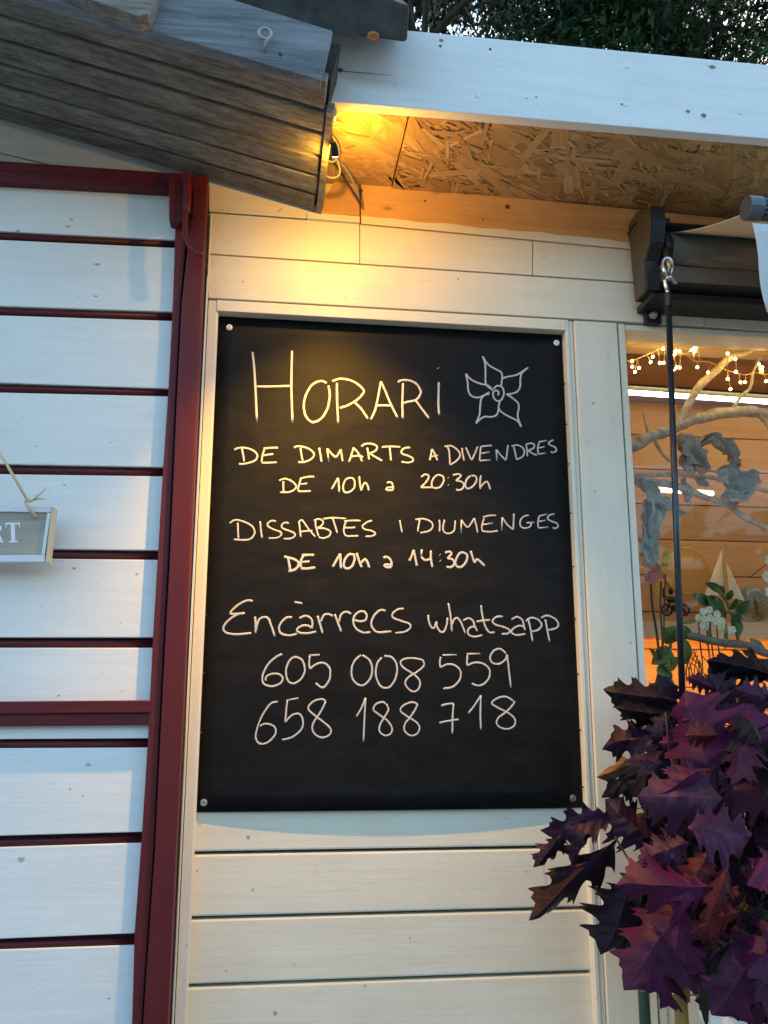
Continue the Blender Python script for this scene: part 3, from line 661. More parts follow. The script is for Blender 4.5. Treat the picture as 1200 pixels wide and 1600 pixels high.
T(O6, 3.75, 2.1, [(115, 192), (80, 197), (50, 220), (52, 245), (100, 265), (145, 280), (152, 305), (120, 328), (65, 335)], [(257, 230), (262, 270), (280, 305), (295, 300), (305, 270), (310, 300), (330, 328), (350, 325), (365, 290), (370, 245)], [(375, 160), (388, 230), (397, 328)], [(395, 290), (410, 255), (430, 248), (450, 275), (475, 338)],
  [(462, 262), (495, 248), (520, 265), (530, 295), (545, 325)], [(540, 300), (510, 300), (490, 320), (495, 345), (530, 357), (575, 347)], [(567, 173), (575, 230), (590, 290), (615, 330), (648, 330)], [(540, 268), (580, 262), (620, 258)], [(695, 238), (660, 240), (635, 262), (650, 285), (700, 300), (735, 318), (725, 338), (688, 340)],
  [(745, 255), (780, 240), (810, 260), (820, 295), (825, 318)], [(825, 300), (790, 292), (755, 310), (745, 330), (775, 347), (828, 340)], [(845, 255), (858, 310), (870, 385)], [(830, 265), (860, 245), (900, 255), (923, 285), (905, 315), (868, 325)], [(945, 255), (955, 310), (970, 385)], [(920, 245), (955, 232), (1000, 250), (1022, 280), (1010, 305), (960, 318)])
T(O5, 4, 2.1, [(483, 488), (440, 510), (390, 560), (360, 630), (370, 675), (420, 690), (470, 672), (487, 640), (465, 615), (420, 612), (385, 630), (380, 655)], [(550, 508), (520, 545), (507, 600), (520, 655), (555, 672), (600, 645), (625, 590), (610, 530), (575, 508), (552, 510)],
  [(718, 493), (650, 497)], [(655, 500), (652, 545), (655, 582)], [(655, 582), (700, 550), (745, 545), (780, 580), (780, 640), (755, 685), (730, 697), (692, 670)], [(975, 495), (940, 525), (918, 575), (920, 635), (950, 675), (990, 683), (1030, 645), (1045, 590), (1030, 530), (985, 495)],
  [(1105, 510), (1080, 540), (1067, 595), (1077, 655), (1108, 696), (1150, 696), (1184, 655), (1200, 596), (1194, 545), (1164, 508), (1120, 500)])
T(O6, 3.75, 2.0, [(235, 520), (225, 495), (190, 485), (150, 482), (110, 490), (95, 510), (115, 540), (170, 575), (205, 610), (208, 645), (190, 672), (165, 677), (135, 655), (122, 625), (140, 595), (180, 570), (220, 540), (235, 520)],
  [(340, 464), (425, 462)], [(330, 475), (326, 505), (327, 537)], [(327, 537), (370, 518), (415, 525), (447, 560), (440, 610), (400, 650), (345, 660)], [(482, 457), (562, 456)], [(487, 465), (485, 495), (484, 525)], [(484, 525), (530, 508), (580, 515), (617, 550), (612, 600), (580, 635), (545, 642), (513, 630)],
  [(715, 455), (680, 428), (640, 440), (620, 480), (635, 510), (675, 515), (710, 490), (720, 462)], [(720, 462), (728, 530), (742, 655)])
T(O5, 4, 1.9, [(455, 785), (410, 800), (355, 880), (320, 980), (325, 1030), (355, 1050), (400, 1035), (440, 990), (440, 950), (410, 928), (370, 925), (343, 940)], [(585, 763), (510, 777)], [(515, 778), (508, 850), (502, 915)], [(502, 915), (545, 870), (590, 862), (612, 900), (605, 955), (550, 1005), (482, 1024)],
  [(755, 785), (735, 770), (690, 778), (655, 805), (648, 835), (690, 875), (750, 920), (788, 960), (775, 995), (730, 1010), (690, 990), (670, 950), (685, 905), (720, 855), (755, 785)], [(947, 878), (975, 830), (1003, 762)], [(1003, 762), (997, 880), (990, 1035)],
  [(1130, 800), (1110, 788), (1070, 800), (1052, 835), (1085, 865), (1140, 905), (1168, 950), (1160, 985), (1125, 997), (1092, 975), (1090, 940), (1115, 890), (1145, 840), (1135, 800)])
T(O6, 3.75, 1.9, [(195, 750), (160, 740), (110, 760), (95, 790), (130, 820), (185, 855), (207, 890), (190, 925), (155, 935), (120, 910), (120, 870), (150, 830), (180, 785), (195, 750)], [(333, 760), (370, 750), (405, 747)], [(405, 747), (400, 830), (398, 925)], [(322, 860), (380, 848), (435, 840)],
  [(492, 805), (530, 755), (565, 700)], [(565, 700), (563, 800), (565, 900)], [(760, 735), (720, 710), (680, 710), (640, 730), (632, 750), (670, 775), (730, 805), (765, 840), (762, 875), (730, 895), (690, 892), (660, 870), (665, 835), (710, 800), (750, 760), (765, 735)])
T((580, 730), 9.52, 2.2, [(232, 240), (265, 225), (305, 240), (322, 280), (330, 340)], [(322, 305), (280, 305), (235, 315), (225, 340), (270, 348), (330, 342)])
T((580, 850), 9.52, 2.6, [(178, 212), (215, 195), (265, 215), (298, 270), (300, 345)], [(298, 320), (245, 310), (200, 315), (200, 335), (240, 352), (300, 348)])
def strokes(mb, o, s_, w, sts, dx=0, dy=0, sk=1.0, lift=.0001):
    for st in sts:
        pts = curve([(a, b_, 0) for a, b_ in st], 6); q = []
        for k, p in enumerate(pts):
            jx = .35*noise.noise((p.x*.05, p.y*.05, 1.7)); wpt = P(o[0]+p.x/s_+dx+jx, o[1]+p.y/s_+dy, .02)
            wpt.y = boardY(wpt.x, wpt.z) - lift; q.append(wpt)
        n_ = len(q); rr = [.67*w/930*sk*(1 + .16*noise.noise((i*.5, st[0][0]*.1, 0)))*(.86 if i in (0, n_-1) else 1) for i in range(n_)]
        if len(st) == 2 and abs(st[0][0]-st[1][0]) + abs(st[0][1]-st[1][1]) < 6: rr = [v*1.45 for v in rr]
        mb.tube(q, rr, 8, flat=.09)
for grp in ((0, 1), (2, 3, 4), (5, 6, 17), (7, 8), (9, 10, 18), (11, 12), (13, 14), (15, 16)):
    m = MB()
    for gi in grp: strokes(m, *ST[gi])
    m.build('lettering', chalk, brd, smooth=True)
m = MB(); strokes(m, O2, 3.75, 2.2, FL); m.build('flower_drawing', chalk, brd, smooth=True)
m = MB()                                               # wiped-off older writing still showing faintly
strokes(m, ST[7][0], 4, 1.3, ST[7][3][:17], 4, 25, .9, -.00012); m.build('wiped_lettering', ghost, brd, smooth=True); m = MB(); strokes(m, ST[9][0], 4, 1.4, ST[9][3][:9], 64, 33, .9, -.00012); m.build('wiped_lettering', ghost, brd, smooth=True); m = MB(); strokes(m, O5, 4, 1.3, ST[11][3][:7], 14, 18, .9, -.00012)
m.build('wiped_lettering', ghost, brd, smooth=True)

# ------------------------------------------------------------------ hanging sign on the door
YG = -.06
sc_ = P(-40, 835, YG)
sign = thing('hanging_sign', 'small grey wooden sign with white frame and letters hanging on red door', 'sign', sc_)
m = MB(); m.slab([(-160, 798), (76, 801), (67, 868), (-152, 868)], YG+.004, .006); m.build('panel', signwood, sign)
m = MB()
m.slab([(-166, 786), (80, 791.5), (79.5, 800.5), (-165, 797)], YG, .014); m.slab([(-155, 868.2), (70, 867), (70, 878), (-155, 878)], YG, .014)
m.slab([(73.5, 801), (79.3, 801), (70, 866.7), (64.5, 866.7)], YG, .014); m.slab([(-165, 797.5), (-158, 797.5), (-150, 868), (-157, 868)], YG, .014)
m.build('frame', sign_w, sign, .001)
m = MB(); m.slab([(80.5, 792), (86.5, 794), (77, 880), (70.5, 878)], YG-.001, .016); m.build('edge_strip', pale_wood, sign, .001)
m = MB()
def glyph(x0, polys, w=22.5, h=31, yb=847.5):
    for pg in polys: m.slab([(x0 + a*w - (b_-1)*-1.2, yb - h + b_*h) for a, b_ in pg], YG+.0035, .0004)
ser = lambda a, b_, y: [(a, y), (b_, y), (b_, y+.07), (a, y+.07)]
glyph(9.5, [[(0, 0), (1, 0), (1, .09), (0, .09)], [(0, .09), (.07, .09), (.04, .27), (0, .27)], [(.93, .09), (1, .09), (1, .27), (.96, .27)], [(.36, .09), (.64, .09), (.64, .93), (.36, .93)], ser(.2, .8, .93)])
glyph(-17.5, [[(.1, .07), (.36, .07), (.36, .93), (.1, .93)], ser(0, .46, .93), ser(0, .5, 0), [(.36, .07), (.7, .05), (.92, .2), (.92, .34), (.66, .2), (.36, .15)], [(.92, .34), (.72, .52), (.36, .55), (.36, .46), (.6, .44), (.66, .2)], [(.5, .55), (.72, .52), (1.02, .95), (1.02, 1), (.76, 1)]])
glyph(-49, [[(.1, .07), (.36, .07), (.36, .93), (.1, .93)], [(0, 0), (.9, 0), (.9, .09), (0, .07)], [(.82, .09), (.9, .09), (.9, .25), (.84, .22)], [(.36, .45), (.7, .45), (.7, .54), (.36, .54)], [(0, .93), (.92, .91), (.92, 1), (0, 1)], [(.84, .75), (.92, .72), (.92, .91), (.82, .91)]])
glyph(-78, [[(.1, .07), (.36, .07), (.36, .93), (.1, .93)], [(0, 0), (.6, 0), (.86, .12), (.86, .34), (.6, .48), (.36, .48), (.36, .42), (.56, .4), (.6, .1), (0, .07)], [(.36, .48), (.7, .5), (.95, .62), (.95, .85), (.7, 1), (0, 1), (0, .93), (.62, .92), (.66, .58), (.36, .55)]])
glyph(-107, [[(.5, 0), (.15, .1), (0, .5), (.15, .9), (.5, 1), (.5, .93), (.3, .85), (.25, .5), (.3, .15), (.5, .07)], [(.5, 0), (.85, .1), (1, .5), (.85, .9), (.5, 1), (.5, .93), (.7, .85), (.75, .5), (.7, .15), (.5, .07)]])
m.build('lettering', letter_w, sign)
m = MB()
for sgn in (0, 1):
    X = lambda x: x if sgn == 0 else -84 - x
    m.tube([P(X(-42), 634, -.035), P(X(0), 708, YG-.004), P(X(41), 778, YG-.008)], .0021, 8)
    m.tube(curve([P(X(39), 774, YG-.006), P(X(46), 781, YG-.01), P(X(42), 787, YG-.012), P(X(46), 795, YG-.011), P(X(53), 803, YG-.006), P(X(56), 809, YG+.004)], 4), .002, 8)
    m.tube(curve([P(X(44), 779, YG-.01), P(X(40), 785, YG-.004), P(X(48), 800, YG-.008), P(X(54), 808, YG+.003)], 4), .0018, 8)
    m.tube(curve([P(X(47), 784, YG-.012), P(X(57), 776, YG-.016), P(X(73), 763, YG-.018)], 4), [.0013]*8+[.0007], 6)
    m.tube(curve([P(X(47), 784, YG-.012), P(X(60), 779, YG-.014), P(X(70), 780, YG-.016)], 4), [.0013]*8+[.0007], 6)
m.build('string', string_m, sign, smooth=True)
m = MB(); m.lathe(P(-42, 632, YP), [(.006, -.03), (.007, -.026), (.002, -.025), (.002, .004)], 'y', 12); m.build('nail', zinc, sign)

# ------------------------------------------------------------------ awning
xc0 = P(985, 410, -.01).x
awn = thing('awning', 'folded awning with taupe fabric roll, dark end bracket and white valance', 'awning', (xc0, -.05, 2.2))
m = MB(); yz = []
for x, y in ((985, 352), (1001, 331), (1023, 326), (1024, 346), (1019, 381), (1008, 411), (1006, 456), (988, 472)):
    k = (x-413.2)/(985-413.2)*1.0; h_ = max(0, 1.448 - 1.448/k) + .01       # depth of this outline point on the plate
    v = P(x, y, -h_); yz.append((-h_, v.z))
m.prism([(xc0, a, b_) for a, b_ in yz], (.022, 0, 0)); m.build('end_plate', taupe, awn, .002)
m = MB(); fr_ = yz[2:7]
m.prism([(xc0+.001, a-.0015, b_) for a, b_ in fr_] + [(xc0+.001, a-.008, b_) for a, b_ in reversed(fr_)], (.024, 0, 0)); m.build('end_trim', blackmetal, awn, .001)
zr = Zat(1120, 384, -.08); rY = -.05
m = MB(); m.tube([(xc0+.052, rY, zr), (XR, rY, zr)], .031, 24); m.build('fabric_roll', fabric_t, awn, smooth=True)
m = MB(); m.lathe((xc0+.022, rY, zr), [(.012, 0), (.012, .012), (.030, .012), (.033, .015), (.033, .024), (.029, .026), (.029, .030)], 'x', 22); m.build('roller_cap', blackmetal, awn, .0006)
m = MB(); zz0 = Zat(1120, 445, -.06); m.box(xc0+.03, XR, -.062, -.058, zz0, zz0+.03); m.box(xc0+.03, XR, -.06, -.02, zz0+.0, zz0+.004); m.build('fabric_flap', fabric_t, awn, .0008)
m = MB(); zb0 = Zat(1120, 468, -.06); m.box(xc0+.01, XR, -.066, -.001, zb0-.008, zb0+.004); m.box(xc0+.0225, XR, -.004, -.001, zb0+.004, zb0+.11); m.build('bottom_rail', blackmetal, awn, .002)
m = MB(); m.box(xc0, XR, -.05, -.001, zr+.052, zr+.058); m.box(xc0+.002, xc0+.05, -.075, -.001, zr+.038, zr+.051); m.build('top_rail', blackmetal, awn, .001)
m = MB(); a = P(1007, 474, -.012); b_ = P(1034, 506, -.012); m.box(a.x, b_.x, -.014, -.001, b_.z, a.z); m.box(a.x-.002, b_.x+.008, -.03, -.001, a.z-.006, a.z+.006); br_ = m.build('wall_bracket', blackmetal, awn, .002)
m = MB(); m.lathe(P(1020, 493, -.014), [(.003, -.010), (.0055, -.009), (.006, -.004), (.008, -.003), (.008, .001)], 'y', 6); m.build('bolt', zinc, br_, .0004)
fb = P(1165, 325, -.31); fr0 = fb.z
m = MB(); m.tube([(fb.x, -.31, fr0), (fb.x+.022, -.31, fr0)], .0185, 24); m.build('bar_cap', barmetal, awn, .001, smooth=False)
m = MB()
for k in range(14):
    a = k*2*math.pi/14; m.tube([(fb.x+.0225, -.31+.0135*math.cos(a), fr0+.0135*math.sin(a)), (XR, -.31+.0135*math.cos(a), fr0+.0135*math.sin(a))], .0036, 6)
m.build('front_bar', barmetal, awn, smooth=True)
m = MB(); n_ = 12
vs = []
for i in range(n_+1):
    t_ = i/n_; y = -.058 + (-.31+.058)*t_; z = zr+.031 + (fr0-.006-zr-.031)*t_ - .006*math.sin(math.pi*t_)
    x0 = xc0+.058 + (fb.x+.006-xc0-.058)*t_
    vs += [(x0, y, z), (XR, y, z), (x0, y, z+.0012), (XR, y, z+.0012)]
fs = []
for i in range(n_):
    a = i*4; fs += [(a, a+1, a+5, a+4), (a+2, a+6, a+7, a+3), (a, a+4, a+6, a+2)]
m.add(vs, fs, .5); m.build('awning_fabric', fabric_b, awn, smooth=True)
m = MB(); vs = []; n_ = 26; nh = 8
vx0 = P(1181, 400, -.322).x; vz1, vz0 = Zat(1185, 349, -.322), Zat(1195, 486, -.322)
for j in range(nh+1):
    for i in range(n_+1):
        t_ = j/nh; x = vx0 + .010*t_*t_ + .003*math.sin(t_*6) + (XR-vx0)*(i/n_)
        vs.append((x, -.322 - .006*math.sin(x*40)*t_, vz1 + (vz0 - .012*abs(math.sin((x-vx0)*14)) - vz1)*t_))
fs = [(j*(n_+1)+i, j*(n_+1)+i+1, (j+1)*(n_+1)+i+1, (j+1)*(n_+1)+i) for j in range(nh) for i in range(n_)]
m.add(vs, fs, .5); v_ = m.build('valance', fabric_w, awn, smooth=True)
md = v_.modifiers.new('thickness', 'SOLIDIFY'); md.thickness = .0012

# crank rod hooked on the awning gear
rt, rb = P(1044, 464, -.12), P(1067, 1110, -.12)
rod = thing('crank_rod', 'long blue grey crank rod hooked to the awning gear in front of window', 'rod', rb)
m = MB(); m.tube([rt, rb + (rb-rt)*.12], .0052, 12); m.build('shaft', rod_m, rod, smooth=True)
m = MB(); m.tube([P(1044, 458, -.12), P(1045, 479, -.12)], .0062, 12); m.build('collar', blackmetal, rod, .0006)
m = MB()
c_ = P(1043, 417, -.12)
m.tube([c_ + Vector((.0085*math.cos(a), -.002*math.sin(2*a), .0165*math.sin(a))) for a in [i*2*math.pi/24 for i in range(25)]], .0034, 8)
m.tube(curve([P(1041, 436, -.122), P(1048, 433, -.126), P(1054, 440, -.124), P(1055, 443, -.122)], 4), .0034, 8)
m.tube(curve([P(1038, 436, -.12), P(1041, 448, -.121), P(1043, 455, -.12), P(1045, 464, -.12)], 4), .0036, 8)
m.build('hook', chrome, rod, smooth=True)
m = MB(); m.tube(curve([P(1040, 385, -.06), P(1040, 398, -.095), P(1043, 408, -.118), P(1046, 418, -.121), P(1043, 428, -.12)], 4), [.004]*14+[.0028]*3, 8); m.build('gear_eye', plain('brass_worn', (.35, .24, .13), .4, .9), awn, smooth=True)

# ------------------------------------------------------------------ inside the window
IW = (960, 500)                                        # origin of the traced window crop, 5x
def I(x, y, Y): return P(IW[0]+x/5, IW[1]+y/5, Y)
def J(x, y, Y): return P(960+x/5, 780+y/5, Y)
YL = YB - .26
tl = thing('tube_light', 'long bright tube light along the interior pine wall', 'tube light', P(1090, 620, YL), 'tube lights in the shop')
m = MB(); m.tube([P(981, 613, YL), P(1560, 652, YL)], .0058, 12); m.build('tube', tube_e, tl, smooth=True)
m = MB(); q0, q1 = P(981, 608, YL), P(1560, 647, YL); m.prism([q0+Vector((0, -.008, .006)), q0+Vector((0, .06, .006)), q1+Vector((0, .06, .006)), q1+Vector((0, -.008, .006))], (0, 0, .006)); m.build('tube_holder', taupe, tl)  # holder shaped as an added shade, keeping tube light off the wall above
t2 = thing('tube_light', 'lower tube light half hidden behind the dried leaves', 'tube light', P(1066, 768, YL), 'tube lights in the shop')
m = MB(); m.tube([P(1017, 764.5, YL), P(1114, 771.5, YL)], .0046, 12); m.build('tube', tube_e, t2, smooth=True)
m = MB(); m.tube([P(1017, 763, YL+.011), P(1114, 770, YL+.011)], .006, 8); m.build('tube_holder', white_pl, t2)
# strip under the shelf that makes the niche glow
ul = thing('shelf_light', 'warm strip light under the shelf glowing on the orange niche', 'strip light', (P(1080, 990, YSH).x, YSH+.05, zsh-.02))
m = MB(); m.box(xw-.3, XR-.1, YSH+.03, YSH+.045, zsh-.025, zsh-.0185); m.build('strip', emit('warm_strip', (1, .50, .12), 12), ul)

# fairy lights
fl = thing('fairy_lights', 'string of warm fairy lights on thin wire across the window top', 'fairy lights', I(100, 318, .11))
m = MB()
main = [(60, 322), (100, 318), (160, 310), (230, 280), (300, 250), (370, 225), (480, 262), (560, 268), (620, 318), (720, 325), (800, 352), (870, 390), (950, 412), (1020, 428), (1100, 412), (1200, 425), (1330, 400), (1500, 440), (1700, 410)]
m.tube(curve([I(x, y, .13 + .006*math.sin(x*.03)) for x, y in main], 4), .0011, 5)
bulbs = [(140, 320), (140, 365), (160, 405), (193, 375), (300, 287), (283, 330), (322, 180), (387, 180), (378, 225), (355, 335), (385, 335), (468, 270), (480, 240), (510, 245), (468, 385), (487, 370), (510, 372), (605, 235), (625, 215), (640, 215), (627, 245), (648, 368), (732, 410), (885, 262), (945, 305), (885, 460), (950, 405), (985, 487), (1020, 485), (907, 540), (1130, 348), (1155, 370), (1155, 395), (1185, 478), (1290, 440), (1340, 330), (1420, 470), (1480, 380)]
random.seed(3)
def nearest(x):
    return min(((abs(x+dx_-a), (a, b_)) for a, b_ in [lerp(main[i], main[i+1], k/6) for i in range(len(main)-1) for k in range(6)] for dx_ in (0,)), key=lambda q: q[0])[1]
bp = None
for x, y in bulbs:
    s_ = nearest(x + random.uniform(-45, 25)); yb_ = .125 + random.uniform(-.01, .01)
    m.tube(curve([I(*s_, .13), I((s_[0]+x)/2+random.uniform(-8, 8), min(s_[1], y)-random.uniform(0, 12)+abs(s_[1]-y)*.35, .128), I(x, y, yb_)], 5), .0009, 4)
m.build('wire', plain('copper_wire', (.62, .42, .18), .4, .6), fl)
bm_ = MB(); bm_.ball((0, 0, 0), .0027, n=8); b0 = bm_.build('bulb', bulb_e, fl, smooth=True)
for i, (x, y) in enumerate(bulbs):
    o = b0 if i == 0 else b0.copy()
    if i: COL.objects.link(o); o.parent = fl
    o.location = I(x, y, .124) - Vector(fl.location)
fmesh = b0.data
for v in fmesh.vertices: v.co = v.co + Vector(fl.location)

# white-washed branches
def branch(label, segs, mat=bark_w):
    m = MB()
    for pts, r0, r1 in segs:
        c_ = curve(pts, 7); n_ = len(c_)
        c_ = [p + Vector((0, 0, .0025*noise.noise(p*40))) for p in c_]
        m.tube(c_, [(r0+(r1-r0)*i/(n_-1))*(1+.22*noise.noise(p*90)) for i, p in enumerate(c_)], 10)
    o = m.build('dried_branch', mat, None, smooth=True, loc=segs[0][0][0]); return tag(o, label, 'branch', 'dried branches in the window')
branch('thick pale branch with an upright fork across the window', [
    ([I(-60, 1010, .16), I(150, 975, .16), I(290, 905, .16), I(400, 872, .16), I(520, 815, .17), I(660, 770, .17), I(800, 735, .18), I(950, 715, .18), I(1060, 712, .18), I(1250, 730, .19), I(1600, 700, .2)], .0125, .0105),
    ([I(500, 830, .165), I(540, 740, .165), I(600, 620, .16), I(680, 500, .155), I(790, 400, .15), I(900, 300, .145), I(1040, 245, .14), I(1120, 190, .14)], .0095, .0065),
    ([I(910, 700, .18), I(990, 600, .17), I(1065, 520, .165), I(1085, 410, .16), I(1150, 270, .155)], .004, .0025),
    ([I(262, 870, .158), I(240, 790, .15), I(222, 680, .15)], .0026, .0012),
    ([I(320, 945, .16), I(370, 1040, .16), I(430, 1100, .17)], .0038, .0025),
    ([I(1130, 740, .18), I(1180, 800, .18), I(1230, 870, .18)], .005, .003)])
branch('slimmer greyish branch crossing lower behind the hanging dried leaves', [
    ([I(-40, 1190, .2), I(170, 1210, .2), I(420, 1205, .2), I(650, 1220, .2), I(900, 1255, .2), I(1060, 1300, .2), I(1250, 1350, .2)], .0055, .0042),
    ([I(170, 1245, .19), I(330, 1270, .19), I(520, 1310, .19), I(720, 1390, .19), I(900, 1450, .19), I(1000, 1530, .19), I(1150, 1610, .19), I(1280, 1690, .19)], .0078, .0055),
    ([I(600, 1430, .2), I(640, 1540, .2), I(700, 1610, .2), I(750, 1635, .2)], .0012, .0007)])

def sheetleaf(mb, pts, wid, fold=.5, crump=.012, n_=18, seed=0):
    """a limp crumpled leaf along a spine of points, ragged edges"""
    c_ = curve(pts, n_//(len(pts)-1)+1); n_ = len(c_); vs = []; K = 8
    for i, p in enumerate(c_):
        d = (c_[min(i+1, n_-1)] - c_[max(i-1, 0)]).normalized(); side = d.cross(Vector((0, 1, 0))).normalized()
        t_ = i/(n_-1); w = wid*(math.sin(math.pi*min(1, t_*.92+.06))**.7)*(1+.35*noise.noise((t_*6, seed, 0)))
        for k in range(-K, K+1):
            u = k/K; ww = w*(1 + (.3*noise.noise((t_*14, u*2, seed+3)) if abs(u) > .7 else 0))
            q = p + side*u*ww + Vector((0, -fold*abs(u)*w + crump*1.6*noise.noise(p*30 + Vector((u*2, seed, t_*3))) + crump*noise.noise(p*70+Vector((u*5, seed*2, 0))), 0))
            vs.append(q)
    S_ = 2*K+1; fs = [(i*S_+k, i*S_+k+1, (i+1)*S_+k+1, (i+1)*S_+k) for i in range(n_-1) for k in range(S_-1)]
    mb.add(vs, fs)
def dleaf(label, *args):
    m = MB()
    for j, (pts, w, fo, cr) in enumerate(args): sheetleaf(m, [I(x, y, Y) for x, y, Y in pts], w, fo, cr, 20, len(label)+j*7)
    o = m.build('dried_leaf', deadleaf, None, smooth='leaf', loc=I(*args[0][0][0])); 
    for f in o.data.polygons: f.use_smooth = True
    tag(o, label, 'dried leaf', 'dried leaves hanging in the window')
dleaf('dried grey leaf folded behind the crank rod', ([(500, 900, .15), (560, 990, .14), (640, 1080, .14), (720, 1190, .15)], .019, .5, .02), ([(520, 1060, .16), (600, 1120, .16), (690, 1150, .16)], .016, .3, .02))
dleaf('dried grey leaf with pointed upper corner curling right of the rod', ([(650, 980, .15), (740, 930, .14), (830, 980, .14), (900, 1030, .145), (940, 1090, .15)], .013, .6, .018), ([(905, 1080, .15), (930, 1150, .15), (960, 1210, .155)], .009, .4, .014))
dleaf('crumpled dried leaf, the largest, hanging from the lower branch', ([(800, 1170, .17), (880, 1230, .16), (960, 1330, .16), (940, 1440, .165)], .024, .6, .03), ([(960, 1210, .165), (1040, 1230, .165), (1120, 1290, .17)], .012, .5, .02), ([(850, 1350, .15), (960, 1370, .15), (1070, 1350, .155)], .018, .4, .025))
dleaf('small dried leaf scrap below the lower branch near the rod', ([(530, 1240, .19), (560, 1320, .19), (580, 1420, .19)], .009, .4, .012), ([(640, 1240, .19), (680, 1270, .19), (730, 1300, .19)], .009, .4, .012))
dleaf('long dried leaf hanging down the left edge of the window', ([(180, 1260, .13), (270, 1330, .125), (330, 1450, .12), (300, 1620, .12), (310, 1800, .125)], .017, .5, .02), ([(250, 1400, .14), (260, 1560, .135), (265, 1700, .13), (270, 1850, .135)], .015, .3, .016))
dleaf('dried leaf pointing right with a sharp tip left of the rod', ([(200, 1270, .12), (320, 1380, .115), (430, 1460, .11), (550, 1525, .115)], .010, .5, .012))
dleaf('lowest dried leaf above the pink flower', ([(215, 1700, .13), (250, 1800, .125), (280, 1900, .13), (340, 1960, .135)], .017, .5, .018))

# shelf ornaments
tr_ = MB(); c_ = J(560, 565, .68); tr_.lathe(c_, [(.060, -.006), (.062, -.004), (.062, .006), (.058, .008)], 'y', 48)
tag(tr_.build('wooden_disc', wood('disc_wood', (.50, .27, .07), (.60, .35, .11), 'x', .5, .2), None, .001, loc=c_), 'round orange wooden disc leaning on the interior wall', 'wooden disc')
bt = thing('model_sailboat', 'model sailboat with two cream sails on the interior shelf', 'model boat', J(860, 930, .62))
YS_ = .62
m = MB(); m.tube([J(848, 378, YS_), J(868, 930, YS_)], .0017, 8); m.build('mast', pale_wood, bt)
def sail(pp):
    m = MB(); a, b_, c2 = [J(x, y, YS_-.004) for x, y in pp]; n_ = 8; vs = []; fs = []
    for i in range(n_+1):
        for k in range(n_+1):
            t_ = i/n_; s_ = k/n_; l = a.lerp(b_, t_); r = a.lerp(c2, t_); q = l.lerp(r, s_); q = q + Vector((0, -.010*math.sin(math.pi*s_)*math.sin(math.pi*t_*.9), 0)); vs.append(q)
    fs = [(i*(n_+1)+k, i*(n_+1)+k+1, (i+1)*(n_+1)+k+1, (i+1)*(n_+1)+k) for i in range(n_) for k in range(n_)]
    m.add(vs, fs); return m.build('sail', sailcloth, bt, smooth=True)
sail([(838, 388), (705, 752), (856, 752)]); sail([(872, 488), (900, 770), (1020, 796)])
m = MB(); pr = [(700, 815), (1000, 835), (960, 925), (760, 925)]
m.slab(pr, YS_-.012, .024); m.build('hull', plain('hull_paint', (.30, .24, .16), .5), bt, .006)
vs_ = MB(); c_ = J(1085, 960, .66); vs_.lathe(c_, [(.012, 0), (.03, .006), (.042, .03), (.043, .05), (.036, .072), (.018, .088), (.01, .09)], 'z', 24)
tag(vs_.build('round_vase', ceramic, None, smooth=True, loc=c_), 'round blue grey vase on the shelf behind the sailboat', 'vase')
m = MB(); random.seed(11)
for i in range(70):
    a = J(random.uniform(1030, 1180), random.uniform(880, 950), .6); m.tube(curve([a, a+Vector((random.uniform(-.02, .03), random.uniform(-.02, .02), random.uniform(.005, .03))), a+Vector((random.uniform(-.05, .06), random.uniform(-.03, .03), random.uniform(-.005, .045)))], 4), .0007, 4)
tag(m.build('dry_grass_tuft', straw, None, loc=J(1100, 960, .6)), 'tuft of dry straw on the shelf right of the sailboat', 'dry grass')
bk = thing('metal_ornament', 'small dark metal wheeled ornament on the shelf behind the rod', 'ornament', J(460, 920, .61))
m = MB()
for x in (410, 545):
    c_ = J(x, 865, .61); m.tube([c_ + Vector((.0125*math.cos(a), 0, .0125*math.sin(a))) for a in [i*2*math.pi/18 for i in range(19)]], .0028, 6)
    for i in range(4): a = i*math.pi/4; m.tube([c_ + Vector((.012*math.cos(a), 0, .012*math.sin(a))), c_ - Vector((.012*math.cos(a), 0, .012*math.sin(a)))], .0007, 4)
m.build('wheel', blackmetal, bk)
m = MB(); m.tube(curve([J(410, 865, .61), J(430, 800, .61), J(390, 770, .6), J(380, 690, .6)], 4), .0022, 6); m.tube([J(545, 865, .61), J(480, 800, .61), J(420, 780, .61)], .003, 6); m.ball(J(450, 790, .61), .014, .008, .007); m.ball(J(440, 720, .61), .006, .006, .009); m.tube([J(375, 760, .6), J(520, 770, .6)], .002, 6); m.ball(J(475, 850, .61), .012, .008, .008); m.tube([J(500, 830, .61), J(575, 905, .6)], .0025, 6)
m.build('body', blackmetal, bk, smooth=True)
ln_ = thing('white_orchid', 'stem of round white blossoms hanging at the right window edge', 'orchid', J(1180, 460, .3))
m = MB(); m.tube(curve([J(1060, 610, .32), J(1120, 560, .31), J(1180, 520, .3), J(1260, 470, .3), J(1400, 520, .3)], 5), .0011, 6); m.build('stem', stemgreen, ln_)
def blossom(mb, c, r, n_=5, tilt=.3, seed=0):
    for k in range(n_):
        a = 2*math.pi*k/n_ + seed; d = Vector((math.cos(a), 0, math.sin(a))); e = Vector((-math.sin(a), 0, math.cos(a)))
        vs = []; 
        for i in range(6):
            t_ = i/5; w = r*.62*math.sin(math.pi*(t_*.86+.10))
            for s_ in (-1, -.5, 0, .5, 1): vs.append(c + d*r*t_ + e*w*s_ + Vector((0, -tilt*r*math.sin(t_*2.2)*.6 + .18*r*abs(s_)*t_, 0)))
        mb.add(vs, [(i*5+k2, i*5+k2+1, (i+1)*5+k2+1, (i+1)*5+k2) for i in range(5) for k2 in range(4)])
    mb.ball(c + Vector((0, -r*.2, 0)), r*.18, n=6)
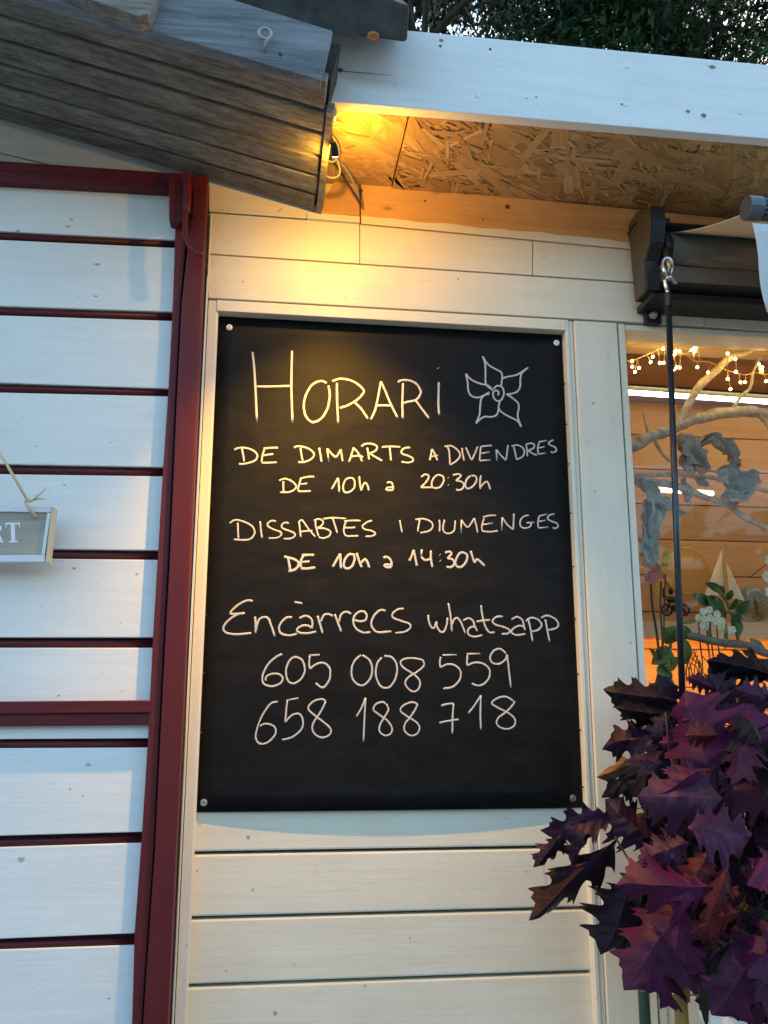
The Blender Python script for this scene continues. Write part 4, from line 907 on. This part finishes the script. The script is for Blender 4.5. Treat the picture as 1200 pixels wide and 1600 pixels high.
for i, (x, y) in enumerate(((1215, 480), (1195, 605), (1215, 725), (1290, 560), (1330, 690))):
    m = MB(); blossom(m, J(x, y, .295), .0125, 5, .3, i*.7); m.build('blossom', lunaria, ln_, smooth=True)

# plants standing in the window
def leafshape(mb, a, b, w, bend=.1, up=None, K=3, n_=9):
    d = b - a; ln = d.length; d.normalize(); s = d.cross(Vector((0, 1, 0))).normalized(); nn = d.cross(s); vs = []
    if up: s = (s + nn*up).normalized()
    for i in range(n_+1):
        t_ = i/n_; ww = w*math.sin(math.pi*min(1, t_*.97+.02))**.8
        for k in range(-K, K+1):
            u = k/K; vs.append(a + d*ln*t_ + s*u*ww + Vector((0, -bend*ln*math.sin(math.pi*t_) - .35*abs(u)*ww, 0)))
    S_ = 2*K+1; mb.add(vs, [(i*S_+k, i*S_+k+1, (i+1)*S_+k+1, (i+1)*S_+k) for i in range(n_) for k in range(S_-1)])
zz = thing('leafy_plant', 'dark green plant with paired oval leaflets in the window', 'plant', J(960, 1120, .22))
m = MB(); m.tube(curve([J(975, 1150, .22), J(940, 980, .22), J(900, 860, .215), J(850, 760, .21), J(770, 690, .2)], 5), .003, 8); m.tube(curve([J(970, 1100, .22), J(975, 960, .22), J(1000, 860, .21)], 4), .002, 6); m.build('stem', green2, zz, smooth=True)
m = MB()
for a, b_, w in (((850, 730), (705, 655), .0085), ((860, 760), (800, 680), .009), ((865, 800), (920, 708), .007), ((760, 830), (608, 745), .011), ((790, 820), (720, 765), .010), ((870, 930), (730, 785), .013), ((900, 870), (960, 775), .006), ((950, 890), (1055, 795), .010), ((985, 860), (1040, 800), .007), ((930, 900), (985, 1060), .009), ((920, 1000), (955, 860), .010), ((1110, 900), (1085, 765), .004), ((860, 850), (780, 755), .004)):
    leafshape(m, J(*a, .215), J(*b_, .2), w, .06)
m.build('foliage', green1, zz, smooth='leaf')
mo = thing('orchid_plant', 'miniature orchid with a cluster of cream white blossoms', 'orchid', J(760, 1180, .17))
m = MB()
for x in (660, 720, 750, 800): m.tube(curve([J(x+30, 1290, .18), J(x+10, 1120, .175), J(x, 960, .17), J(x+20, 900, .165)], 4), .0013, 6)
m.build('stem', stemgreen, mo, smooth=True)
random.seed(5)
for i, (x, y) in enumerate([(655, 930), (690, 880), (740, 865), (700, 940), (745, 930), (800, 900), (790, 955), (835, 950), (830, 1000), (720, 1000), (880, 1030), (920, 1020), (860, 1070), (690, 990)]):
    m = MB(); blossom(m, J(x, y, .16+random.uniform(-.006, .006)), .0078, 5, .5, i); m.build('blossom', petal_w, mo, smooth=True)
m = MB()
for a, b_, w in (((860, 1180), (870, 960), .004), ((720, 1150), (745, 960), .003), ((640, 950), (530, 970), .004), ((600, 1090), (540, 985), .006), ((1060, 1090), (1170, 1220), .010), ((1000, 1180), (1075, 1240), .006), ((850, 1230), (910, 1370), .010)):
    leafshape(m, J(*a, .16), J(*b_, .15), w, .05)
m.build('foliage', green2, mo, smooth='leaf')
an = thing('anthurium', 'pink red flower on a dark stem at the left window edge', 'flower', J(350, 1180, .12))
m = MB(); m.tube(curve([J(285, 670, .125), J(300, 850, .12), J(330, 1040, .12), J(355, 1250, .12)], 5), .0024, 8); m.tube(curve([J(365, 640, .125), J(360, 850, .125), J(375, 1080, .125), J(370, 1250, .125)], 5), .0018, 8); m.build('stem', stemgreen, an, smooth=True)
m = MB(); leafshape(m, J(225, 610, .115), J(385, 580, .11), .011, .15); leafshape(m, J(235, 640, .112), J(330, 600, .108), .010, .1); leafshape(m, J(300, 640, .11), J(355, 535, .11), .006, .1); m.build('spathe', spathe, an, smooth='leaf')
yo = thing('yellow_orchid', 'yellow orchid blossoms on a stem beside the pink flower', 'orchid', J(370, 1180, .2))
m = MB(); m.tube(curve([J(380, 1250, .2), J(390, 900, .2), J(400, 600, .195), J(420, 400, .19)], 5), .0014, 6); m.build('stem', stemgreen, yo)
for i, (x, y) in enumerate(((405, 405), (400, 480), (425, 450), (395, 555), (345, 690), (330, 720))):
    m = MB(); blossom(m, J(x, y, .188), .0085, 5, .3, i*.9); m.build('blossom', petal_y, yo, smooth=True)
ol = thing('bushy_plant', 'olive green plant with broad leaves low at the left window edge', 'plant', J(400, 1500, .14))
m = MB(); m.tube([J(400, 1600, .14), J(420, 1300, .14), J(450, 1050, .14)], .003, 6); m.build('stem', green2, ol)
m = MB()
for a, b_, w in (((420, 1150), (290, 1290), .014), ((400, 1130), (470, 990), .016), ((430, 1100), (375, 995), .006), ((520, 1150), (500, 990), .012), ((340, 1290), (440, 1180), .016), ((380, 1290), (370, 1420), .016), ((430, 1380), (380, 1500), .014), ((470, 1330), (420, 1250), .016), ((540, 1300), (550, 1090), .011), ((350, 1280), (270, 1160), .005)):
    leafshape(m, J(*a, .14), J(*b_, .125), w, .1)
m.build('foliage', green2, ol, smooth='leaf')
gs = MB(); random.seed(9)
for i in range(16):
    x = random.uniform(560, 760); gs.tube(curve([J(x, 1420, .13), J(x+random.uniform(-25, 25), 1320, .125), J(x+random.uniform(-70, 70), random.uniform(1160, 1300), .12)], 4), .0011, 5)
tag(gs.build('dark_twigs', stemgreen, None, loc=J(650, 1420, .13)), 'thin dark twigs in front of the orange glow', 'twigs')
dw = MB(); dw.tube(curve([J(520, 1070, .15), J(640, 1075, .145), J(760, 1105, .14), J(880, 1130, .14), J(1040, 1140, .14), J(1200, 1210, .14), J(1400, 1240, .14)], 5), [.006]*3+[.0075]*28, 10)
dw.v = [p + Vector((0, 0, .002*noise.noise(p*60))) for p in dw.v]
tag(dw.build('driftwood_log', driftwood, None, smooth=True, loc=J(800, 1110, .14)), 'grey driftwood log lying low across the window plants', 'driftwood')

# ------------------------------------------------------------------ bunch of purple oak leaves
HALF = [(0, .015), (.05, .05), (.10, .10), (.14, .20), (.185, .31), (.185, .23), (.23, .20), (.27, .24), (.31, .36), (.36, .49), (.352, .38), (.40, .42), (.385, .31), (.42, .22), (.47, .25), (.53, .37), (.60, .48), (.588, .37), (.645, .39), (.625, .29), (.65, .20), (.70, .20), (.75, .26), (.83, .33), (.815, .24), (.865, .21), (.87, .13), (.92, .09), (1.0, .004)]
HALF = [(p.x, max(.004, p.y)) for p in curve([(a_, b_, 0) for a_, b_ in HALF], 2)]
def oakleaf(mb, a, b, nrm, wid=1.0, fold=.25, curl=.1, r=.4, seed=0, droop=0):
    d = b - a; ln = d.length; d = d.normalized(); wid *= 1.3; s = d.cross(nrm).normalized(); nn = s.cross(d).normalized()
    rnd = random.Random(seed); K = 5; twist = rnd.uniform(-.9, .9); curl = curl*1.6 + .1; droop += rnd.uniform(.1, .9)
    for sg in (-1, 1):
        vs = []; uv = []; ph = rnd.uniform(.9, 1.12)
        jj = [1 + .2*noise.noise((i*.21, seed, sg)) for i in range(len(HALF))]
        for (t_, w), q in zip(HALF, jj):
            w *= q*ph; t0 = max(0, t_ - .42*w)
            for k in range(K+1):
                f = k/K; tt = t0 + (t_-t0)*f; u = w*f*sg
                h = -fold*abs(u)*1.1 - curl*(tt-.35)**2*1.6 - droop*abs(u)**1.5 + .10*noise.noise((tt*2.6+seed, u*3.4, seed*.37)) + .03*noise.noise((tt*9, u*9, seed))
                ph_ = twist*(tt-.3) + .35*noise.noise((tt*2, seed*.7, 1)); s2 = s*math.cos(ph_) + nn*math.sin(ph_); n2 = nn*math.cos(ph_) - s*math.sin(ph_)
                vs.append(a + d*ln*tt + s2*u*ln*wid + n2*ln*h - Vector((0, 0, ln*.07*tt*tt))); uv.append((u, tt))
        n_ = K+1; M_ = len(HALF)
        fs = [((i*n_+k), (i*n_+k+1), ((i+1)*n_+k+1), ((i+1)*n_+k)) for i in range(M_-1) for k in range(K)]
        if sg < 0: fs = [tuple(reversed(f)) for f in fs]
        mb.add(vs, fs, r, uv)
CR = (800, 1000)
def B(x, y, Y): return P(CR[0]+x/2.667, CR[1]+y/2.667, Y)
bq = thing('oak_leaf_bunch', 'bunch of large purple oak leaves in front of the window corner', 'leaf bunch', B(900, 1500, -.2))
m = MB()
hero = [  # base(x,y,Y) tip(x,y,Y) width fold curl pigment
 ((690, 255, -.16), (375, 195, -.12), .55, .5, .1, .22), ((720, 330, -.17), (430, 265, -.15), .45, .6, .1, .06), ((690, 400, -.17), (370, 405, -.13), .6, .3, .2, .36),
 ((600, 500, -.14), (345, 543, -.10), .38, .4, .1, .97), ((620, 560, -.14), (355, 615, -.10), .5, .4, .2, .05),
 ((830, 560, -.30), (690, 185, -.27), .95, .2, .1, .58), ((880, 660, -.33), (530, 632, -.30), .85, .15, .15, .76), ((1010, 560, -.30), (985, 235, -.29), .85, .25, .1, .62),
 ((1130, 470, -.30), (925, 530, -.30), .7, .3, .1, .87), ((1130, 640, -.31), (805, 600, -.30), .75, .3, .1, .80), ((735, 775, -.34), (1020, 815, -.36), .9, .2, .2, .70),
 ((835, 1025, -.35), (445, 1005, -.33), .55, .3, .15, .60), ((905, 930, -.36), (820, 1170, -.38), .35, .6, .5, .88), ((955, 1130, -.36), (745, 1190, -.35), .5, .4, .2, .90),
 ((720, 1090, -.30), (468, 1425, -.30), .75, .15, .1, .52), ((700, 1120, -.31), (665, 1410, -.30), .7, .3, .1, .66), ((440, 820, -.22), (78, 1140, -.22), .30, .6, .0, .28),
 ((420, 725, -.22), (130, 800, -.20), .5, -.2, .3, .42), ((215, 790, -.20), (105, 945, -.20), .5, .4, .2, .30), ((330, 745, -.21), (258, 930, -.20), .55, .4, .1, .44), ((600, 850, -.24), (380, 660, -.22), .7, .3, .1, .40),
 ((500, 1010, -.22), (390, 1310, -.21), .75, .3, .1, .30), ((560, 1000, -.23), (470, 1340, -.20), .5, .4, .1, .12), ((1150, 900, -.36), (975, 985, -.36), .8, .2, .1, .60),
 ((1180, 1250, -.36), (980, 1320, -.37), .95, .25, .2, .56), ((1060, 1240, -.32), (850, 1530, -.33), .9, .2, .15, .52), ((850, 1300, -.25), (800, 1600, -.24), .5, .6, .1, .04),
 ((740, 840, -.29), (530, 905, -.27), .6, .3, .1, .74), ((1100, 150, -.22), (825, 55, -.20), .6, .6, .1, .04), ((1110, 260, -.25), (935, 195, -.24), .7, .3, .1, .73), ((920, 300, -.21), (800, 130, -.19), .7, .3, .1, .34),
 ((1000, 160, -.2), (1080, 60, -.2), .7, .3, .1, .73), ((640, 270, -.15), (590, 120, -.12), .6, .4, .1, .25), ((1180, 1420, -.33), (960, 1560, -.33), .8, .3, .1, .5), ((720, 560, -.25), (600, 760, -.22), .7, .4, .1, .04),
 ((860, 720, -.28), (640, 740, -.27), .6, .4, .1, .84), ((640, 420, -.2), (780, 560, -.26), .7, .3, .1, .74)]
rg = random.Random(21)
for i, (a, b_, w, fo, cu, pg) in enumerate(hero):
    a, b_ = B(*a), B(*b_); md = (a+b_)/2; view = (CAM - md).normalized()
    nr = (view + Vector((rg.uniform(-.3, .3), 0, rg.uniform(-.05, .45)))).normalized()
    oakleaf(m, a, b_, nr, w, fo, cu, pg, i*3.1)
cnt = 0
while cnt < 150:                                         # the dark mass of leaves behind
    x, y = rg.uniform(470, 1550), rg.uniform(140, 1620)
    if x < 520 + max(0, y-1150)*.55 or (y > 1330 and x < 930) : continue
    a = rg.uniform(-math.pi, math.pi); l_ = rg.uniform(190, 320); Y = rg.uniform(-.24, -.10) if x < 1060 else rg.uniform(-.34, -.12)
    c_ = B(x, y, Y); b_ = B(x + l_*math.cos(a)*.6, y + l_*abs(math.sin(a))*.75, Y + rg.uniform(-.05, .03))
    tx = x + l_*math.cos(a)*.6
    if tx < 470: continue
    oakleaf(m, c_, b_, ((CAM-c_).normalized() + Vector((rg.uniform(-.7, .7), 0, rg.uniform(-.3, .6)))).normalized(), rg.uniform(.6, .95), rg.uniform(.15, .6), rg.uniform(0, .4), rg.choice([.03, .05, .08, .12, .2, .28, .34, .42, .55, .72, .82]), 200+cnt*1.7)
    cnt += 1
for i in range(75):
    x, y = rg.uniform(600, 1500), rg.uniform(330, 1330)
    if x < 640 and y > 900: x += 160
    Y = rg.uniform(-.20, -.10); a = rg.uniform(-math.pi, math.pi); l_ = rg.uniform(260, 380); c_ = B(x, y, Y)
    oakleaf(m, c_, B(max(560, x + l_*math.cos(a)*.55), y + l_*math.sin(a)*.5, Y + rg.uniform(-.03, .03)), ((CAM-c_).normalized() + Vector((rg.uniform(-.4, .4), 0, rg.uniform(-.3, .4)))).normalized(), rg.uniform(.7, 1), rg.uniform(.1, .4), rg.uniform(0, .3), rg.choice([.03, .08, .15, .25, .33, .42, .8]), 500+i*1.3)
for i in range(46):
    x, y = rg.uniform(600, 1120), rg.uniform(150, 1330)
    if y > 1150: x = rg.uniform(800, 1120)
    Y = rg.uniform(-.33, -.22); a = rg.uniform(-.6, math.pi+.6); l_ = rg.uniform(110, 210); c_ = B(x, y, Y)
    oakleaf(m, c_, B(max(480, x + l_*math.cos(a)), y + l_*math.sin(a), Y + rg.uniform(-.04, .02)), ((CAM-c_).normalized() + Vector((rg.uniform(-.7, .7), 0, rg.uniform(-.3, .7)))).normalized(), rg.uniform(.6, .85), rg.uniform(.2, .7), rg.uniform(.1, .5), rg.choice([.04, .10, .3, .42, .5, .56, .6, .62, .62, .73, .86]), 800+i*1.9)
lf = m.build('foliage', oak, bq, smooth='leaf')
for f in lf.data.polygons: f.use_smooth = True
m = MB(); base = B(1060, 1900, -.2)
for a in ((430, 820), (640, 300), (690, 380), (830, 560), (880, 660), (735, 775), (835, 1025), (720, 1100), (560, 1000), (1060, 1240), (1000, 500), (1130, 640), (1000, 200), (1180, 900), (850, 1300), (600, 850)):
    e = B(*a, -.24); md = (base+e)/2 + Vector((rg.uniform(-.03, .03), .03, .02)); m.tube(curve([base, base.lerp(md, .5)+Vector((0, 0, .05)), md, e], 5), [.0035]*6+[.0024]*6+[.0014]*4, 7)
m.build('stem', plain('plum_twig', (.05, .02, .025), .7), bq, smooth=True)
# what stands under the bunch
st = MB(); p0, p1 = P(1068, 1505, -.13), P(1066, 1700, -.13); st.tube(curve([p0, p0.lerp(p1, .3), p0.lerp(p1, .6), Vector((p1.x, -.13, .0))], 6), [.0095]*19, 14)
tag(st.build('ochre_stalk', ochre, None, smooth=True, loc=(p1.x, -.13, 0)), 'ochre yellow dry stalk standing under the purple leaves', 'stalk')
pk = thing('green_stake', 'dark green coated stake standing under the purple leaves', 'stake', (P(1006, 1560, -.10).x, -.10, 0))
xk = P(1006, 1560, -.10)
m = MB(); m.tube([(xk.x, -.10, 0), (xk.x, -.10, P(1006, 1548, -.10).z), (xk.x, -.10, P(1006, 1545, -.10).z)], [.0082, .0082, .0064], 14); m.build('lower_tube', greenpole, pk, smooth=False)
m = MB(); m.tube([(xk.x, -.10, P(1006, 1546, -.10).z), (xk.x-.002, -.10, P(1004, 1440, -.10).z)], .0058, 12); m.build('upper_tube', greenpole, pk, smooth=True)
bc = P(1215, 1640, -.22); rz = P(1120, 1572, -.22).z
bk_ = MB(); bk_.lathe((bc.x, -.22, 0), [(.075, 0), (.083, .25), (.092, rz-.02), (.097, rz-.018), (.098, rz), (.092, rz), (.088, rz-.05), (.02, rz-.06)], 'z', 40)
tag(bk_.build('white_bucket', white_pl, None, smooth=False, loc=(bc.x, -.22, 0)), 'white flower bucket at the bottom right under the leaves', 'bucket')

# ------------------------------------------------------------------ trees behind the roof
def tree(label, pos, h, crown, n_, pal, seed, leaf=.105):
    rn = random.Random(seed); o = thing('broadleaf_tree', label, 'tree', pos, 'trees behind the shop roof')
    base = Vector(pos); m = MB()
    top = base + Vector((rn.uniform(-.4, .4), rn.uniform(-.4, .4), h*.9))
    m.tube(curve([base, base.lerp(top, .35)+Vector((rn.uniform(-.2, .2), 0, 0)), base.lerp(top, .7)+Vector((rn.uniform(-.3, .3), 0, 0)), top], 5), [.24-.012*i for i in range(16)], 9)
    cl = []
    for i in range(34):
        t_ = rn.uniform(.38, 1); a = rn.uniform(0, 2*math.pi); R_ = crown*math.sin(math.pi*min(1, (t_-.3)/.75))**.6*rn.uniform(.45, 1)
        s_ = base.lerp(top, t_*.85); e = s_ + Vector((R_*math.cos(a), R_*math.sin(a), rn.uniform(.2, 1.4)))
        m.tube(curve([s_, s_.lerp(e, .5)+Vector((0, 0, .25)), e], 4), [.055-.005*k for k in range(9)], 5)
        for k in range(3): cl.append((s_.lerp(e, rn.uniform(.5, 1.05)) + Vector((rn.gauss(0, .3), rn.gauss(0, .3), rn.gauss(0, .25))), rn.uniform(.45, .95)))
    m.build('trunk', trunk_m, o, smooth=True)
    m = MB()
    for i in range(n_):
        c_, R_ = cl[rn.randrange(len(cl))]
        p = c_ + Vector((rn.gauss(0, .5), rn.gauss(0, .5), rn.gauss(0, .38)))*R_
        u = Vector((rn.gauss(0, 1), rn.gauss(0, 1), rn.gauss(0, .6))).normalized(); w = u.orthogonal().normalized()
        l_ = leaf*rn.uniform(.6, 1.3)
        m.add([p-u*l_*.5, p+w*l_*.3, p+u*l_*.55, p-w*l_*.3], [(0, 1, 2, 3)], rn.random())
    m.build('crown', pal, o, smooth='leaf')
dk = crownmat('dark_tree_leaves', (.005, .022, .011), (.013, .050, .026)); md_ = crownmat('mid_tree_leaves', (.010, .042, .016), (.022, .078, .032))
tree('dark tree with sky gaps behind the roof corner, leftmost of the trees', (1.9, 8.2, 0), 15.6, 3.2, 30617, dk, 1)
tree('thin crowned tree with bare boughs against the sky between denser trees', (4.1, 9.5, 0), 17.0, 3.0, 17690, dk, 2)
tree('bushy lighter green tree above the middle of the white beam', (5.0, 8.0, 0), 14.1, 3.1, 37422, md_, 3)
tree('dark dense tree above the right end of the white beam', (7.4, 8.4, 0), 15.6, 3.6, 47628, dk, 4)
tree('tall dark tree filling in far behind the lighter green tree', (6.6, 13.0, 0), 22.4, 4.5, 40824, dk, 5, .16)
tree('tall dark tree filling in far behind the roof corner', (3.0, 14.0, 0), 23.1, 4.2, 30617, dk, 6, .16)

# unseen wood added behind the camera to darken board and glass reflections
m = MB(); rn = random.Random(77)
for i in range(9000):
    x = rn.uniform(-26, 26); y = -13 - rn.uniform(0, 7); z = rn.uniform(0, 1)**.8*(5.0 + 1.8*noise.noise((x*.22, y*.2, 4)))
    p = Vector((x, y, z)); u = Vector((rn.gauss(0, 1), rn.gauss(0, 1), rn.gauss(0, .7))).normalized(); w = u.orthogonal().normalized(); l_ = rn.uniform(.35, .8)
    m.add([p-u*l_*.5, p+w*l_*.35, p+u*l_*.55, p-w*l_*.35], [(0, 1, 2, 3)], rn.random())
wd_ = m.build('added_unseen_wood', dk, smooth='leaf'); wd_['kind'] = 'stuff'; tag(wd_, 'unseen dark wood added behind the camera to darken reflections', 'wood')

m = MB(); m.tube([P(848, 1352, YS), P(853, 1375, YS), P(855, 1400, YS), P(854, 1417, YS)], [.0022, .0019, .0015, .0008], 6, flat=.06); m.build('pink_stain', pinkstain, shop)
m = MB(); m.tube([P(776, 1283, YS), P(790, 1279, YS), P(800, 1281, YS)], [.001, .003, .001], 6, flat=.04); m.build('pink_stain', pinkstain, shop)

# small dents, nail heads and scuffs in the paint
dent = plain('paint_dent', (.33, .31, .27), .7); scuff = plain('grey_scuff', (.40, .41, .40), .7)
def mark(x, y, Y, r_, mat, par, ay=1.0):
    m = MB(); c_ = P(x, y, Y); rn_ = random.Random(x*7+y)
    m.add([c_ + Vector((r_*rn_.uniform(.6, 1.2)*math.cos(a), -.0004, r_*ay*rn_.uniform(.6, 1.2)*math.sin(a))) for a in [i*.785 for i in range(8)]], [tuple(range(7, -1, -1))])
    m.build('paint_mark', mat, par)
for x, y, r_, k in ((92, 1087, .0022, 0), (138, 1195, .0042, 1), (110, 1233, .002, 0), (130, 1244, .0016, 0), (33, 1343, .006, 1), (112, 343, .004, 1), (106, 354, .005, 1), (152, 413, .004, 0), (150, 463, .003, 0), (154, 517, .0016, 0), (116, 888, .003, 0), (190, 973, .0018, 0), (214, 897, .003, 1), (101, 758, .0022, 0), (56, 697, .002, 0), (28, 361, .004, 0), (170, 1560, .002, 0)):
    mark(x, y, YP, r_, (dent, scuff)[k], door, .6)
for x, y, r_ in ((347, 328, .002), (357, 330, .0018), (439, 327, .002)): mark(x, y, YBM-.0018, r_, dent, shop)
for x, y, r_ in ((927, 630, .003), (942, 509, .0016), (930, 768, .002), (985, 1005, .002), (950, 555, .0016), (920, 690, .0015)): mark(x, y, -.001, r_, dent, shop)
for x, y, r_ in ((388, 1308, .003), (308, 1361, .0018), (395, 1390, .0018), (353, 1517, .0016), (460, 1507, .0016), (430, 1583, .0035), (570, 1540, .0016), (822, 1362, .0015), (640, 1466, .0015)): mark(x, y, YS, r_, dent, shop)
for x, y, r_ in ((540, 465, .0016), (380, 440, .002), (850, 402, .0016), (716, 436, .0022), (437, 386, .0014), (910, 468, .0014)): mark(x, y, 0, r_, dent, shop)
